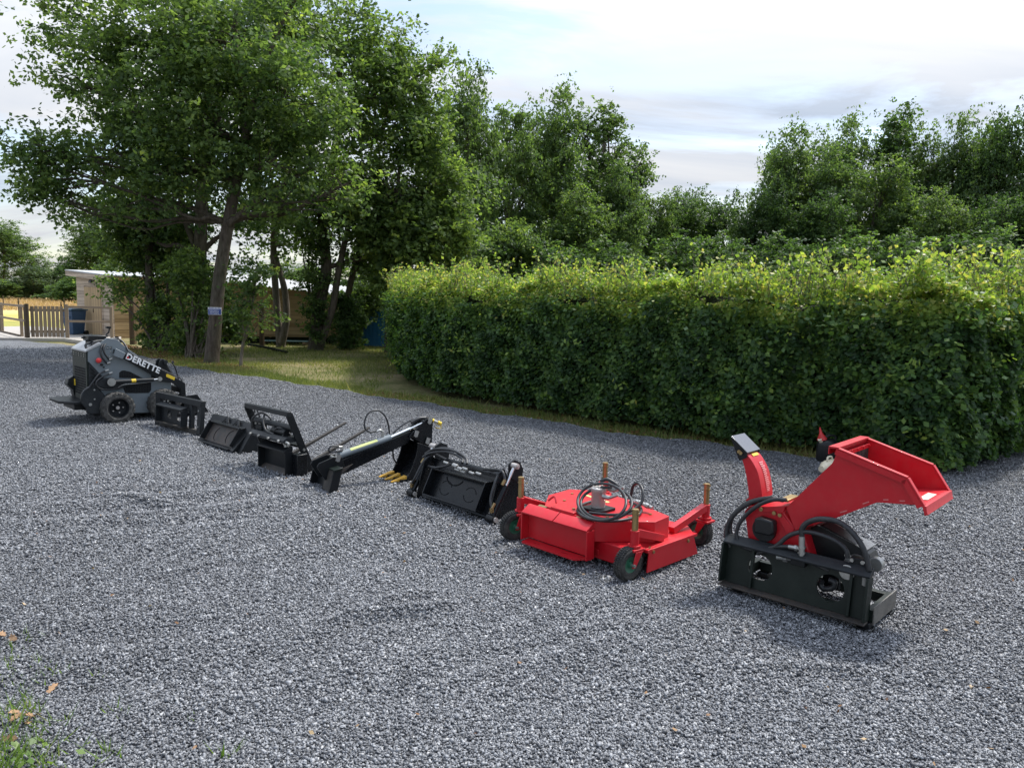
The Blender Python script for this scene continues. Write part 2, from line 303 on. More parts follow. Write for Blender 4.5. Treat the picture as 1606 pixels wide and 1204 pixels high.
# ------------------------------------------------------------------ ground
BX=[-60,-18.95,-15.26,-11.73,-7.83,-4.81,-2.4,-.02,1.77,3.26,4.3,5.15,5.7,6.6,30]; BY=[44,28.4,26.1,23.4,18.7,16.35,14.15,12.15,10.62,9.72,9.0,8.75,9.6,20,24]
def edge_y(x): return np.interp(x,BX,BY)+.10*np.sin(x*3.1)+.06*np.sin(x*7.7+1)+.04*np.sin(x*17)
def gravel_mat():
    m,nt,o=new_mat('gravel'); b=N(nt,'ShaderNodeBsdfPrincipled'); tc=N(nt,'ShaderNodeTexCoord'); P=tc.outputs['Object']
    def vor(scale):
        v=N(nt,'ShaderNodeTexVoronoi'); v.inputs['Scale'].default_value=scale; nt.links.new(P,v.inputs['Vector']); return v
    v1=vor(72); v2=vor(38)
    sp=N(nt,'ShaderNodeSeparateColor'); nt.links.new(v1.outputs['Color'],sp.inputs[0])
    c1=ramp(nt,sp.outputs[0],[(0,(.040,.042,.046)),(.3,(.124,.129,.14)),(.6,(.23,.238,.254)),(.85,(.33,.342,.365)),(1,(.52,.52,.52))]).outputs[0]
    sp2=N(nt,'ShaderNodeSeparateColor'); nt.links.new(v2.outputs['Color'],sp2.inputs[0])
    c2=ramp(nt,sp2.outputs[0],[(0,(.048,.050,.055)),(.5,(.155,.161,.175)),(.9,(.28,.29,.305)),(1,(.5,.5,.5))]).outputs[0]
    c=mixc(nt,.55,c1,c2)
    big=noise(nt,.45,5,.6); c=mixc(nt,1.0,c,ramp(nt,big.outputs[0],[(.3,(.82,.82,.83)),(.7,(1.15,1.14,1.12))]).outputs[0],'MULTIPLY')
    ed=N(nt,'ShaderNodeMapRange'); nt.links.new(v1.outputs['Distance'],ed.inputs[0]); ed.inputs[1].default_value=.35; ed.inputs[2].default_value=.75; ed.inputs[3].default_value=1; ed.inputs[4].default_value=.35
    nt.links.new(mixc(nt,1.0,c,ed.outputs[0],'MULTIPLY'),b.inputs['Base Color'])
    b.inputs['Roughness'].default_value=.55; b.inputs['Specular IOR Level'].default_value=.4
    sb=N(nt,'ShaderNodeVectorMath',operation='SUBTRACT'); nt.links.new(v1.outputs['Color'],sb.inputs[0]); sb.inputs[1].default_value=(.5,.5,.3)
    ml=N(nt,'ShaderNodeVectorMath',operation='SCALE'); nt.links.new(sb.outputs[0],ml.inputs[0]); ml.inputs['Scale'].default_value=1.15
    g=N(nt,'ShaderNodeNewGeometry'); ad=N(nt,'ShaderNodeVectorMath',operation='ADD'); nt.links.new(ml.outputs[0],ad.inputs[0]); nt.links.new(g.outputs['Normal'],ad.inputs[1])
    no=N(nt,'ShaderNodeVectorMath',operation='NORMALIZE'); nt.links.new(ad.outputs[0],no.inputs[0])
    bp=N(nt,'ShaderNodeBump'); bp.inputs['Strength'].default_value=.8; bp.inputs['Distance'].default_value=.012; bp.invert=True; nt.links.new(v1.outputs['Distance'],bp.inputs['Height']); nt.links.new(no.outputs[0],bp.inputs['Normal'])
    nt.links.new(bp.outputs[0],b.inputs['Normal']); nt.links.new(b.outputs[0],o.inputs[0]); return m
def stone_mat():
    m,nt,o=new_mat('stones'); b=N(nt,'ShaderNodeBsdfPrincipled'); at=N(nt,'ShaderNodeAttribute',attribute_name='tone')
    c=ramp(nt,at.outputs['Fac'],[(0,(.034,.0355,.039)),(.35,(.110,.1145,.124)),(.65,(.222,.229,.243)),(.88,(.315,.322,.335)),(.985,(.44,.44,.44)),(1,(.46,.35,.22))]).outputs[0]
    nt.links.new(c,b.inputs['Base Color']); b.inputs['Roughness'].default_value=.5; b.inputs['Specular IOR Level'].default_value=.45; nt.links.new(b.outputs[0],o.inputs[0]); return m
def soil_mat():
    m,nt,o=new_mat('dry_grass_ground'); b=N(nt,'ShaderNodeBsdfPrincipled'); b.inputs['Roughness'].default_value=.95; b.inputs['Specular IOR Level'].default_value=.1
    n1=noise(nt,.55,6,.65); n2=noise(nt,9,6,.75); n3=noise(nt,55,3,.7)
    a=N(nt,'ShaderNodeMath',operation='MULTIPLY_ADD'); nt.links.new(n2.outputs[0],a.inputs[0]); a.inputs[1].default_value=.55; nt.links.new(n1.outputs[0],a.inputs[2])
    c=ramp(nt,a.outputs[0],[(.52,(.075,.10,.032)),(.70,(.16,.165,.065)),(.88,(.30,.25,.135)),(1.0,(.42,.34,.22))]).outputs[0]
    c=mixc(nt,1.0,c,ramp(nt,n3.outputs[0],[(.3,(.55,)*3),(.7,(1.25,)*3)]).outputs[0],'MULTIPLY'); nt.links.new(c,b.inputs['Base Color'])
    bp=N(nt,'ShaderNodeBump'); bp.inputs['Strength'].default_value=.9; bp.inputs['Distance'].default_value=.03; nt.links.new(n3.outputs[0],bp.inputs['Height']); nt.links.new(bp.outputs[0],b.inputs['Normal'])
    nt.links.new(b.outputs[0],o.inputs[0]); return m
def field_mat():
    m,nt,o=new_mat('dry_field'); b=N(nt,'ShaderNodeBsdfPrincipled'); b.inputs['Roughness'].default_value=.95; b.inputs['Specular IOR Level'].default_value=.05
    n1=noise(nt,.09,5,.6); n2=noise(nt,1.3,6,.7)
    tc=N(nt,'ShaderNodeTexCoord'); sx=N(nt,'ShaderNodeSeparateXYZ'); nt.links.new(tc.outputs['Object'],sx.inputs[0])
    mr=N(nt,'ShaderNodeMapRange'); nt.links.new(sx.outputs['Y'],mr.inputs[0]); mr.inputs[1].default_value=36; mr.inputs[2].default_value=62; mr.inputs[3].default_value=-.18; mr.inputs[4].default_value=.22
    a=N(nt,'ShaderNodeMath',operation='ADD'); nt.links.new(n1.outputs[0],a.inputs[0]); nt.links.new(mr.outputs[0],a.inputs[1])
    a2=N(nt,'ShaderNodeMath',operation='MULTIPLY_ADD'); nt.links.new(n2.outputs[0],a2.inputs[0]); a2.inputs[1].default_value=.3; nt.links.new(a.outputs[0],a2.inputs[2])
    c=ramp(nt,a2.outputs[0],[(.42,(.24,.26,.075)),(.6,(.46,.38,.12)),(.8,(.56,.44,.18)),(1.0,(.50,.38,.22))]).outputs[0]; nt.links.new(c,b.inputs['Base Color'])
    nt.links.new(b.outputs[0],o.inputs[0]); return m
def grid(xs,ys_of_x,zf,name,mat):
    X=np.asarray(xs); cols=[ys_of_x(x) for x in X]; nr=len(cols[0]); Y=np.array(cols); XX=np.repeat(X[:,None],nr,1)
    V=np.stack([XX,Y,zf(XX,Y)],2).reshape(-1,3); i=np.arange(len(X)-1)[:,None]*nr+np.arange(nr-1)[None]
    Fq=np.stack([i,i+nr,i+nr+1,i+1],2).reshape(-1,4); return np_mesh(name,V,4,mat,faces=Fq,smooth=True)
t=np.linspace(-1,1,420); XS=np.sign(t)*(np.abs(t)*5+np.abs(t)**3.2*40); XS=XS[XS<30]
u=np.linspace(0,1,330)
def gcol(x):
    e=edge_y(x); near=1.6+(9.0-1.6)*np.clip((u-.08)/.62,0,1); y=np.where(u<.08,-8+(1.6+8)*(u/.08),near); return np.where(u<=.70,np.minimum(y,1e9),9.0+(e-9.0)*((u-.70)/.30)) if e>9.2 else -8+(e+8)*np.where(u<.08,u/.08*(9.6/(e+8)),(9.6+(e-1.6)*np.clip((u-.08)/.92,0,1))/(e+8))
gr=structure(grid(XS,gcol,lambda x,y:hgt(x,y)*np.clip((edge_y(x)-y)/.6,0,1),'gravel_yard',gravel_mat()))
gx=np.concatenate([[-400,-250,-150,-100],np.arange(-80,60,4.),[80,120,200,400]]); gy=np.concatenate([[-200,-60,-20],np.arange(-10,140,4.),[170,230,320,450]])
structure(grid(gx,lambda x:gy,lambda x,y:terrain(x,y),'ground',soil_mat()))
# golden field beyond the fence
fx=np.arange(-110,-11,3.); fy=np.concatenate([np.arange(36.0,120,3.)])
structure(grid(fx,lambda x:fy+np.clip((x+19)*.0,0,0),lambda x,y:terrain(x,y)+.03,'field',field_mat()))
# stones lying loose in the near part of the yard
def stones():
    out=[];tn=[]
    for (d0,d1,dens,smin,smax) in ((1.9,3.4,14000,.0058,.0115),(3.4,5.2,9500,.0062,.0126),(5.2,8.0,4400,.0078,.015),(8.0,14.0,2100,.0082,.0145),(14.0,25.0,900,.010,.018)):
        w=.80*d1+.5; n=int((d1-d0)*2*w*dens); x=RNG.uniform(-w,w,n); y=RNG.uniform(d0,d1,n); k=(np.abs(x)<.72*y+.55)&(y<edge_y(x)-.1)&(RNG.random(n)<np.clip((25-y)/9,0,1)); x=x[k];y=y[k];n=len(x)
        s=RNG.uniform(smin,smax,n)*np.where(RNG.random(n)<.06,1.45,1)
        base=np.array([[i,j,k2] for k2 in(-.5,.5) for j in(-.5,.5) for i in(-.5,.5)])
        v=base[None]*(1+RNG.normal(size=(n,8,1))*.15)+RNG.normal(size=(n,8,3))*.15
        v=v*np.stack([RNG.uniform(.75,1.35,n),RNG.uniform(.6,1.0,n),RNG.uniform(.4,.75,n)],1)[:,None,:]
        a=RNG.uniform(0,6.283,n); ti=RNG.normal(size=n)*.62; tj=RNG.normal(size=n)*.62
        c,sn=np.cos(ti),np.sin(ti); v=np.stack([v[...,0],v[...,1]*c[:,None]-v[...,2]*sn[:,None],v[...,1]*sn[:,None]+v[...,2]*c[:,None]],2)
        c,sn=np.cos(tj),np.sin(tj); v=np.stack([v[...,0]*c[:,None]+v[...,2]*sn[:,None],v[...,1],-v[...,0]*sn[:,None]+v[...,2]*c[:,None]],2)
        c,sn=np.cos(a),np.sin(a); v=np.stack([v[...,0]*c[:,None]-v[...,1]*sn[:,None],v[...,0]*sn[:,None]+v[...,1]*c[:,None],v[...,2]],2)
        v*=s[:,None,None]; v+=np.stack([x,y,hgt(x,y)+s*RNG.uniform(.05,.85,n)],1)[:,None,:]
        out.append(v.reshape(-1,3)); tn.append(np.clip(RNG.beta(1.8,2.3,n)+.10*vnoise2(x,y,.35),0,.985)+np.where(RNG.random(n)<.006,.02,0))
    V=np.concatenate(out); T=np.clip(np.concatenate(tn),0,1); n=len(T)
    q=np.array([(0,2,3,1),(4,5,7,6),(0,1,5,4),(2,6,7,3),(0,4,6,2),(1,3,7,5)]); Fq=(np.arange(n)[:,None,None]*8+q[None]).reshape(-1,4)
    return np_mesh('gravel_stones',V,4,stone_mat(),faces=Fq,tone=np.repeat(T,6))
stuff(stones(),'loose crushed grey stones covering the near part of the yard','gravel')
# ------------------------------------------------------------------ trees
def crown_pts(lobes,ncl,shell=.55):
    """lobes: (x,y,z,rx,ry,rz,weight)"""
    L=np.array([l[:6] for l in lobes],float); w=np.array([l[3]*l[5] for l in lobes]); w=w/w.sum(); idx=RNG.choice(len(L),ncl,p=w)
    d=unit(RNG.normal(size=(ncl,3))); r=(shell+(1-shell)*RNG.random(ncl)**.7)*(1+.12*np.clip(RNG.normal(size=ncl),-2.5,1.0))
    c=L[idx,:3]+d*r[:,None]*L[idx,3:]*.86
    # smaller boughs standing out of each mass
    nb=7; bd=unit(RNG.normal(size=(len(L),nb,3)).reshape(-1,3)).reshape(len(L),nb,3); br=RNG.uniform(.70,1.05,(len(L),nb)); bs=RNG.uniform(.26,.46,(len(L),nb)); k=RNG.integers(0,nb,ncl); use=RNG.random(ncl)<.62
    bc=L[idx,:3]+bd[idx,k]*br[idx,k][:,None]*L[idx,3:]; cb=bc+d*(RNG.random(ncl)**.45*bs[idx,k])[:,None]*L[idx,3:]*np.array([1.15,1.15,.85])
    c=np.where(use[:,None],cb,c); return c,d,idx
def crown_mesh(name,lobes,ncl,nlf,size,mat,crad,parent=None,shell=.55,tonej=.16,flat=.65,bias=0,zs=1.0):
    lobes=[tuple(l[:2])+(l[2]*zs,l[3],l[4],l[5]*zs) for l in lobes]
    c,d,idx=crown_pts(lobes,ncl,shell); n=ncl*nlf
    cr=crad*RNG.uniform(.6,1.35,ncl); ns=5; so=RNG.normal(size=(ncl,ns,3))*np.array([1,1,flat])*cr[:,None,None]*.55; off=so[np.arange(ncl)[:,None],RNG.integers(0,ns,(ncl,nlf))]+RNG.normal(size=(ncl,nlf,3))*np.array([1,1,.7])*cr[:,None,None]*.17
    P=(c[:,None]+off).reshape(-1,3); nr=(np.repeat(d,nlf,0)*.5+np.array([0,0,.9])); s=size*RNG.uniform(.65,1.35,n)
    ct=np.clip(RNG.normal(size=ncl)*tonej+.42+bias,0,1); T=np.clip(np.repeat(ct,nlf)+RNG.normal(size=n)*.14,0,1)
    Vv=leaves(P,nr,s)*np.array([1,1,1/zs]); c=c*np.array([1,1,1/zs])
    return np_mesh(name,Vv,4,mat,parent,tone=T),c,idx
def limbs(m,trunk,tr,lobes,cl,idx,ntw,rl=.09):
    """limbs from trunk to each lobe, twigs to clusters"""
    T=[Vector(p) for p in trunk]
    for k,l in enumerate(lobes):
        c=Vector(l[:3]); best=min(range(len(T)),key=lambda i:(T[i]-c).length+max(0,T[i].z-c.z+.4)*3); a=T[best]
        mid=a.lerp(c,.5)+Vector((random.uniform(-.2,.2),random.uniform(-.2,.2),-.12*(c-a).length*random.uniform(0,1))); r0=min(tr[best]*.5,rl*1.4,.16*min(l[3],l[5]))
        if l[2]<T[0].z+1.2 and len(lobes)>12: r0=min(r0,.03)
        m.tube([a,a.lerp(mid,.55)+Vector((0,0,.1)),mid,c,c+(c-mid)*.12],[r0,r0*.85,r0*.65,r0*.35,r0*.12],n=6,step=3)
        ids=np.where(idx==k)[0]
        for j in ids[:ntw]:
            e=Vector(cl[j]); s0=mid.lerp(c,random.uniform(.2,1.0)); q=s0.lerp(e,.5)+Vector((random.uniform(-.15,.15),random.uniform(-.15,.15),random.uniform(-.05,.2)))
            m.tube([s0,q,e],[r0*.22+.006,r0*.13+.005,.004],n=4,step=2,cap=False)
def trunk_tube(m,pts,rad,n=12): m.tube(pts,rad,n=n,step=5)
def px_path(lst,Y,dy=None): return [atY(x,y,Y+(dy[i] if dy else 0)) for i,(x,y) in enumerate(lst)]
def px_lobe(px,py,Y,rx,ry,dep=.85):
    c=atY(px,py,Y); k=Y/FPX; return (c.x,c.y,c.z,rx*k,min(rx,ry*1.2)*k*dep,ry*k)
def big_tree(label,trunk,rad,lobes,ncl,nlf,size,mat,crad,bark=BARK,extra=(),ntw=14,group=None,name='oak_tree',shell=.5,bias=0):
    base=trunk[0]; o=thing(name,label,'tree',(base.x,base.y,0),0,group)
    sh=lambda l:(l[0]-base.x,l[1]-base.y)+tuple(l[2:]); L=[sh(l) for l in lobes]
    tp=[Vector((p.x-base.x,p.y-base.y,p.z)) for p in trunk]; tp[0].z=-.12
    m=MB(); f=tp[0].copy(); trunk_tube(m,[f]+[f.lerp(tp[1],.12)]+tp[1:],[rad[0]*1.45,rad[0]*1.05]+list(rad[1:]))
    for path,r in extra: trunk_tube(m,[Vector((p.x-base.x,p.y-base.y,p.z)) for p in path],r,n=9)
    cr,cl,idx=crown_mesh('crown',L,ncl,nlf,size,mat,crad,o,shell=shell,bias=bias)
    limbs(m,tp[1:],list(rad[1:]),L,cl,idx,ntw); m.build('trunk',bark,o,smooth=60); return o
YA=20.7
lob=[px_lobe(*a) for a in ((330,190,20.2,120,95),(240,160,20.5,110,100),(150,230,20.2,90,60),(90,262,19.9,62,42),(55,232,20.0,40,28),(130,130,20.6,60,50),(110,40,21,55,50),(250,40,21,120,80),(380,60,20.5,120,90),(300,262,20.2,110,48),(430,250,20.0,100,55),(450,150,20.0,90,80),(230,312,20.0,60,30),(110,318,20.2,26,24),(62,302,20.2,22,16),(455,318,20.1,64,34),(540,290,20.2,50,40))]
big_tree('leaning oak with a blue sign nailed to its bare trunk at the gravel edge',px_path([(331,567),(338,500),(345,430),(358,350),(371,285),(384,225),(380,150),(368,70),(372,10)],YA),[.195,.175,.165,.155,.14,.12,.10,.08,.05],lob,920,66,.125,OAK,.64,
  extra=[(px_path([(357,352),(395,322),(440,292),(490,262)],20.5),[.09,.075,.06,.04]),(px_path([(372,280),(330,255),(270,248),(180,250),(100,262)],20.3),[.04,.035,.03,.022,.01]),(px_path([(383,220),(410,120),(440,40),(470,-10)],20.4),[.10,.08,.06,.03])])
lob=[px_lobe(*a) for a in ((550,120,22.5,100,70),(610,190,22.3,80,80),(520,240,22.3,100,80),(590,70,22.6,50,36),(640,110,22.5,40,34),(690,98,22.5,22,14),(630,290,22.2,90,56),(690,345,22.0,52,44),(540,330,22.4,90,40),(490,30,22.8,70,50),(410,20,22.8,80,50),(670,230,22.4,56,50),(715,290,22.3,36,34))]
big_tree('broad oak on two crooked ivy wrapped stems left of the hedge',px_path([(495,541),(500,480),(512,420),(505,350),(520,260),(535,170),(530,80)],26.5),[.26,.22,.19,.17,.14,.10,.06],[ (l[0]*26.2/22.4,l[1]+3.9,(l[2]-CH)*26.2/22.4+CH)+tuple(v*26.2/22.4 for v in l[3:]) for l in lob],720,66,.15,OAK,.78,bark=BARK,
  extra=[(px_path([(503,540),(522,480),(530,430),(545,360),(560,290)],26.3),[.13,.12,.11,.09,.06])],bias=.03)
lob=[px_lobe(*a) for a in ((300,300,24.5,90,55),(220,250,24.5,80,60),(320,180,25,100,80),(200,330,24.3,60,40),(400,330,24.5,80,46),(180,150,25,80,80),(340,30,25,110,70))]
big_tree('dark upright oak trunk close behind the leaning oak with the sign',px_path([(309,556),(311,480),(314,400),(317,300),(322,220),(330,120)],24),[.24,.20,.19,.175,.15,.10],lob,380,60,.135,OAKD,.66,
  extra=[(px_path([(313,400),(292,350),(280,300),(262,250)],24),[.11,.09,.07,.04])])
lob=[px_lobe(*a) for a in ((228,350,25,48,42),(190,365,25,40,34),(262,360,25,50,40),(200,320,25.2,50,32))]
big_tree('slim dark oak trunk rising in front of the shed door end',px_path([(240,546),(236,470),(234,400),(235,340),(240,280)],25),[.16,.14,.125,.11,.07],lob,230,40,.14,OAK,.5)
lob=[px_lobe(*a) for a in ((440,380,28,50,40),(470,330,28,70,50),(410,320,28,60,50))]
big_tree('pale twin stemmed tree standing before the corrugated roof shed',px_path([(441,543),(436,500),(432,450),(429,400),(432,340),(450,270)],27.6),[.16,.13,.12,.115,.10,.06],lob,110,36,.16,OAK,.6,bark=BARK2,extra=[(px_path([(442,538),(449,500),(447,460),(440,430),(431,400)],27.5),[.14,.125,.115,.10,.09])],name='field_maple_tree')
lob=[px_lobe(*a) for a in ((575,340,27,50,50),(610,300,27,60,50),(560,400,27.2,40,34),(600,390,27.2,40,40))]
big_tree('thin leaning dark tree by the gap at the hedge end',px_path([(537,546),(541,490),(553,430),(566,385),(574,340),(590,280)],27.4),[.13,.115,.105,.10,.085,.05],lob,190,40,.16,OAK,.6)
lob=[px_lobe(*a) for a in ((640,400,26,60,34),(672,372,26,54,40),(616,350,26,50,44),(700,390,26,50,30),(625,440,25.8,34,26))]
big_tree('light green tree with two thin stems rising behind the hedge end',px_path([(607,540),(609,470),(613,400),(622,320),(628,240)],26),[.09,.085,.08,.07,.04],lob,420,46,.17,OAK,.6,bias=.12,extra=[(px_path([(662,500),(664,420),(668,340),(672,280)],26.2),[.06,.055,.05,.03])])
lob=[px_lobe(*a) for a in ((392,470,19.8,30,34),(405,440,19.9,30,28),(380,505,19.8,24,22),(415,490,19.8,22,18))]
big_tree('spindly sapling with a cut low stem right of the leaning oak',px_path([(377,573),(381,540),(391,500),(398,460),(404,420)],19.9),[.045,.04,.035,.03,.015],lob,55,34,.11,OAK,.36,name='sapling_tree',bark=BARK2)
def shrub(label,lobes,ncl,nlf,size,mat,crad,base,stems,name='shrub',bias=0,group=None):
    o=thing(name,label,'shrub',(base.x,base.y,0),0,group); sh=[(l[0]-base.x,l[1]-base.y)+tuple(l[2:]) for l in lobes]
    f,cl,idx=crown_mesh('foliage',sh,ncl,nlf,size,mat,crad,o,shell=.35,bias=bias); m=MB()
    for k,l in enumerate(sh):
        for j in range(stems):
            ids=np.where(idx==k)[0]
            if len(ids)==0: continue
            e=Vector(cl[ids[j%len(ids)]]); a=Vector((random.uniform(-.2,.2),random.uniform(-.2,.2),-.1)); m.tube([a,a.lerp(e,.4)+Vector((0,0,.3)),e],[.04,.028,.01],n=5,step=3)
    m.build('stems',BARK,o); return o
shrub('dense dark ivy shrub hiding the corner of the wooden shed',[px_lobe(*a) for a in ((225,420,25.5,46,38),(262,455,25.2,40,50),(250,500,25,34,40),(208,392,25.6,40,30),(190,455,25.8,26,22),(275,400,25.5,40,40),(235,520,25,26,22),(272,530,24.6,22,18))],380,42,.12,OAK,.45,gp(258,549),3)
shrub('leafy undergrowth around the foot of the upright oak',[px_lobe(*a) for a in ((298,470,23,28,46),(300,520,22.8,26,34),(288,415,23.3,34,40),(340,450,24.5,26,50),(352,505,24,26,34),(290,540,22.9,24,18))],290,42,.12,OAK,.4,gp(300,560),3,bias=.06)
shrub('ivy cloaking the crooked stems against the brown shed',[px_lobe(*a) for a in ((492,500,26.2,17,42),(492,440,26.2,20,40),(490,385,26.3,24,40))],150,40,.10,OAK,.32,gp(495,541),6,name='ivy',bias=-.12)
shrub('low dark bush at the foot of the thin leaning tree',[px_lobe(*a) for a in ((543,525,26.8,18,18),(556,505,27.2,16,20),(535,480,27.4,14,24))],150,44,.11,OAKD,.3,gp(543,545),6)
shrub('loose green bush between the shed gable and the blue cabin',[px_lobe(*a) for a in ((560,485,29,26,26),(585,465,28.5,22,26),(545,500,29.5,16,20))],170,44,.13,OAK,.4,gp(560,541),6,bias=.05)
# trees of the wood behind, unit crowns copied and stretched
def unit_tree(kind):
    if kind=='broad': lobes=[(0,0,.62,.34,.34,.22),(-.28,.05,.55,.24,.24,.17),(.29,-.05,.57,.24,.24,.17),(.08,.1,.86,.24,.24,.12),(-.20,-.12,.80,.22,.22,.12),(.26,.08,.76,.20,.20,.12),(-.34,.0,.70,.15,.15,.10),(.24,.0,.36,.26,.26,.12),(-.24,.0,.34,.26,.26,.12),(.0,-.1,.18,.34,.34,.12)]; a=(820,42,.027,.10)
    elif kind=='tall': lobes=[(0,0,.55,.26,.26,.16),(-.16,0,.74,.15,.15,.13),(.12,.04,.82,.13,.13,.13),(.26,0,.62,.15,.15,.12),(-.28,0,.54,.15,.15,.13),(-.04,.0,.92,.10,.1,.08),(.34,.0,.43,.14,.14,.10),(.0,0,.3,.3,.3,.14),(-.32,0,.36,.14,.14,.11),(-.22,.0,.86,.08,.08,.07),(.28,-.05,.77,.09,.09,.08)]; a=(760,40,.026,.085)
    else: lobes=[(0,0,.5,.42,.42,.34),(-.25,0,.4,.28,.28,.28),(.28,0,.42,.26,.26,.3),(.0,0,.76,.26,.26,.2),(0,-.2,.22,.42,.3,.2)]; a=(620,46,.028,.09)
    return lobes,a
UN={}
def wood_tree(label,kind,px,top,halfw,Y,mat,cat='tree',base_z=0.0,rz=None,group='trees of the wood beyond the hedge',name='woodland_tree'):
    key=(kind,mat.name)
    p=atY(px,top,Y); H=p.z-base_z; W=halfw*Y/FPX*{'tall':3.3,'broad':2.35,'bush':2.6}[kind]
    if key not in UN:
        lobes,a=unit_tree(kind); o=thing(name,label,cat,(0,0,0),0,group)
        cr,cl,idx=crown_mesh('crown',lobes,a[0],a[1],a[2],mat,a[3],o,shell=.35,flat=.7,tonej=.18,zs={'broad':1.7,'tall':1.75,'bush':1.15}[kind])
        m=MB(); tp=[Vector((0,0,-.02)),Vector((.01,0,.2)),Vector((-.01,.01,.45)),Vector((.02,0,.7)),Vector((0,0,.9))]; tr=[.022,.018,.014,.009,.004]
        trunk_tube(m,tp,tr,n=8)
        for l in lobes:
            c=Vector(l[:3]); a0=tp[1 if c.z<.5 else 2]; m.tube([a0,a0.lerp(c,.5)+Vector((0,0,.02)),c],[.010,.007,.003],n=5,step=3)
            for j in np.where(idx==lobes.index(l))[0][:10]: m.tube([a0.lerp(c,.6),c.lerp(Vector(cl[j]),.5),Vector(cl[j])],[.004,.0025,.001],n=3,step=2,cap=False)
        m.build('trunk',BARK,o,smooth=60); UN[key]=o
    else:
        o=copy_tree(UN[key]); o['label']=label; o['category']=cat; o.name=name
    o['group']=group; o.location=(p.x,Y,base_z); o.scale=(W,W*.9,H); o.rotation_euler=(0,0,math.radians(random.uniform(0,360) if rz is None else rz)); return o
WT=[('tall feathery tree directly right of the big oak canopy','broad',735,98,62,33,FARL),('slender pale tree between the oak canopy and the tall alders','tall',800,165,50,36,FARL),
('tall open alder with the highest top left of the sky gap','broad',868,132,72,38,FARL),('alder with drooping right side bordering the sky gap','tall',955,165,62,39,FARL),
('rounded tree standing low under the two alders','broad',905,285,70,34,OAK),('olive rounded tree right below the alder bordering the gap','broad',1010,285,52,40,OAK),
('dark rounded tree in the middle of the low treeline','broad',1075,288,56,42,OAKD),('small dark tree at the dip of the treeline','broad',1135,300,44,43,OAKD),
('broad green tree right of the treeline dip','broad',1235,195,66,40,FARL),('tall green tree beside the dark topped one','broad',1320,180,64,42,FARL),
('dark topped tree standing highest right of the dip','tall',1415,168,58,41,OAKD),('leafy tree between the two dark topped trees','broad',1500,175,56,40,FARL),
('darkest tree at the right edge of the photo','broad',1592,155,52,38,OAKD),('round olive tree in front of the dark topped tree','broad',1375,235,66,37,OAK),('wide green tree filling the wood between the dip and the dark topped tree','broad',1290,225,70,39,FARL),('wide pale tree low beside the sky gap','broad',960,250,60,37,FARL),('dense tree in the right wood next to the darkest tree','broad',1545,205,64,39,FARL),
('bright round tree below the leafy one near the right edge','broad',1475,290,62,35,OAK),('bushy tree low at the right edge','broad',1585,300,60,34,OAKD),
('low tree right of the dip under the broad green one','broad',1200,300,50,38,OAKD),('low rounded tree in the middle of the right wood','broad',1290,300,60,36,OAKD),
('small green tree directly over the hedge left of centre','bush',800,330,60,31,OAK),('small bright tree close to the oak canopy over the hedge','bush',700,300,60,30,OAK),
('green tree showing between oak trunks behind the corrugated roof','bush',450,405,80,44,FARL),('green tree behind the shed left of the upright oak','bush',330,415,70,46,OAKD),('green tree filling the gap above the blue cabin','bush',565,395,60,42,FARL),('dark tree behind the left wooden shed','bush',215,365,60,46,FARL)]
for a in WT: wood_tree(*a)
for i,(px,top,hw,Y,mt,lab) in enumerate(((745,372,70,30,OAKD,'dark bush behind the left part of the hedge'),(860,380,80,30,OAKD,'dark bush left of centre behind the hedge'),(965,372,80,31,OAKD,'dark bush behind the middle of the hedge'),(1060,362,80,32,OAKD,'dark bush under the dark rounded tree'),(1150,365,76,31,OAKD,'dark bush under the treeline dip'),(1240,365,80,30,OAKD,'dark bush right of the treeline dip'),(1340,365,84,29,OAKD,'dark bush under the dark topped tree'),(1440,362,84,28,OAKD,'dark bush under the bright round tree'),(1545,352,90,27,OAKD,'dark bush at the right edge behind the hedge'),(660,420,50,33,OAK,'low bush behind the lamp post'),(400,455,80,50,OAKD,'low bush beyond the corrugated roof'))):
    wood_tree(lab,'bush',px,top,hw,Y,mt,'bush',group='bushes under the wood',name='woodland_bush')
def tz(px,Y): 
    p=atY(px,460,Y); return float(terrain(p.x,Y))
wood_tree('rounded far tree at the left edge beyond the field','broad',2,345,50,104,FARL,base_z=tz(8,104),group='far trees beyond the field')
wood_tree('far tree standing behind the shed roof beyond the field','broad',150,338,56,96,FARL,base_z=tz(140,96),group='far trees beyond the field')
wood_tree('dark far tree left of the shed at the field edge','bush',104,396,26,92,OAKD,base_z=tz(100,92),group='far trees beyond the field')
wood_tree('low dark far tree between the round tree and the willow','bush',60,402,26,108,FARL,base_z=tz(62,108),group='far trees beyond the field')
wood_tree('pale grey green willow bush at the far field edge','bush',50,416,36,88,WILL,'bush',base_z=tz(50,88),group='far trees beyond the field',name='willow_bush')
wood_tree('low green far bush at the left edge of the field','bush',0,436,30,86,OAK,'bush',base_z=tz(0,86),group='far trees beyond the field',name='field_bush')
wood_tree('dark low far bush beside the shed roof overhang','bush',118,430,40,84,OAKD,'bush',base_z=tz(118,84),group='far trees beyond the field',name='field_bush')
for px,top,hw,Y,mt,lab in ((-95,352,56,100,FARL,'first rounded far tree beyond the left edge of the photo'),(-230,345,70,96,OAKD,'dark far tree well left of the photo edge'),(-380,350,70,98,FARL,'farthest left of the far field trees'),(1700,165,66,37,FARL,'tall tree just past the right edge of the photo'),(1840,190,70,36,OAKD,'dark tree farthest right past the photo edge'),(1690,300,70,31,OAK,'low tree past the right edge behind the hedge')):
    wood_tree(lab,'broad',px,top,hw,Y,mt,base_z=tz(px,Y) if px<0 else 0.0,group='trees outside the frame')
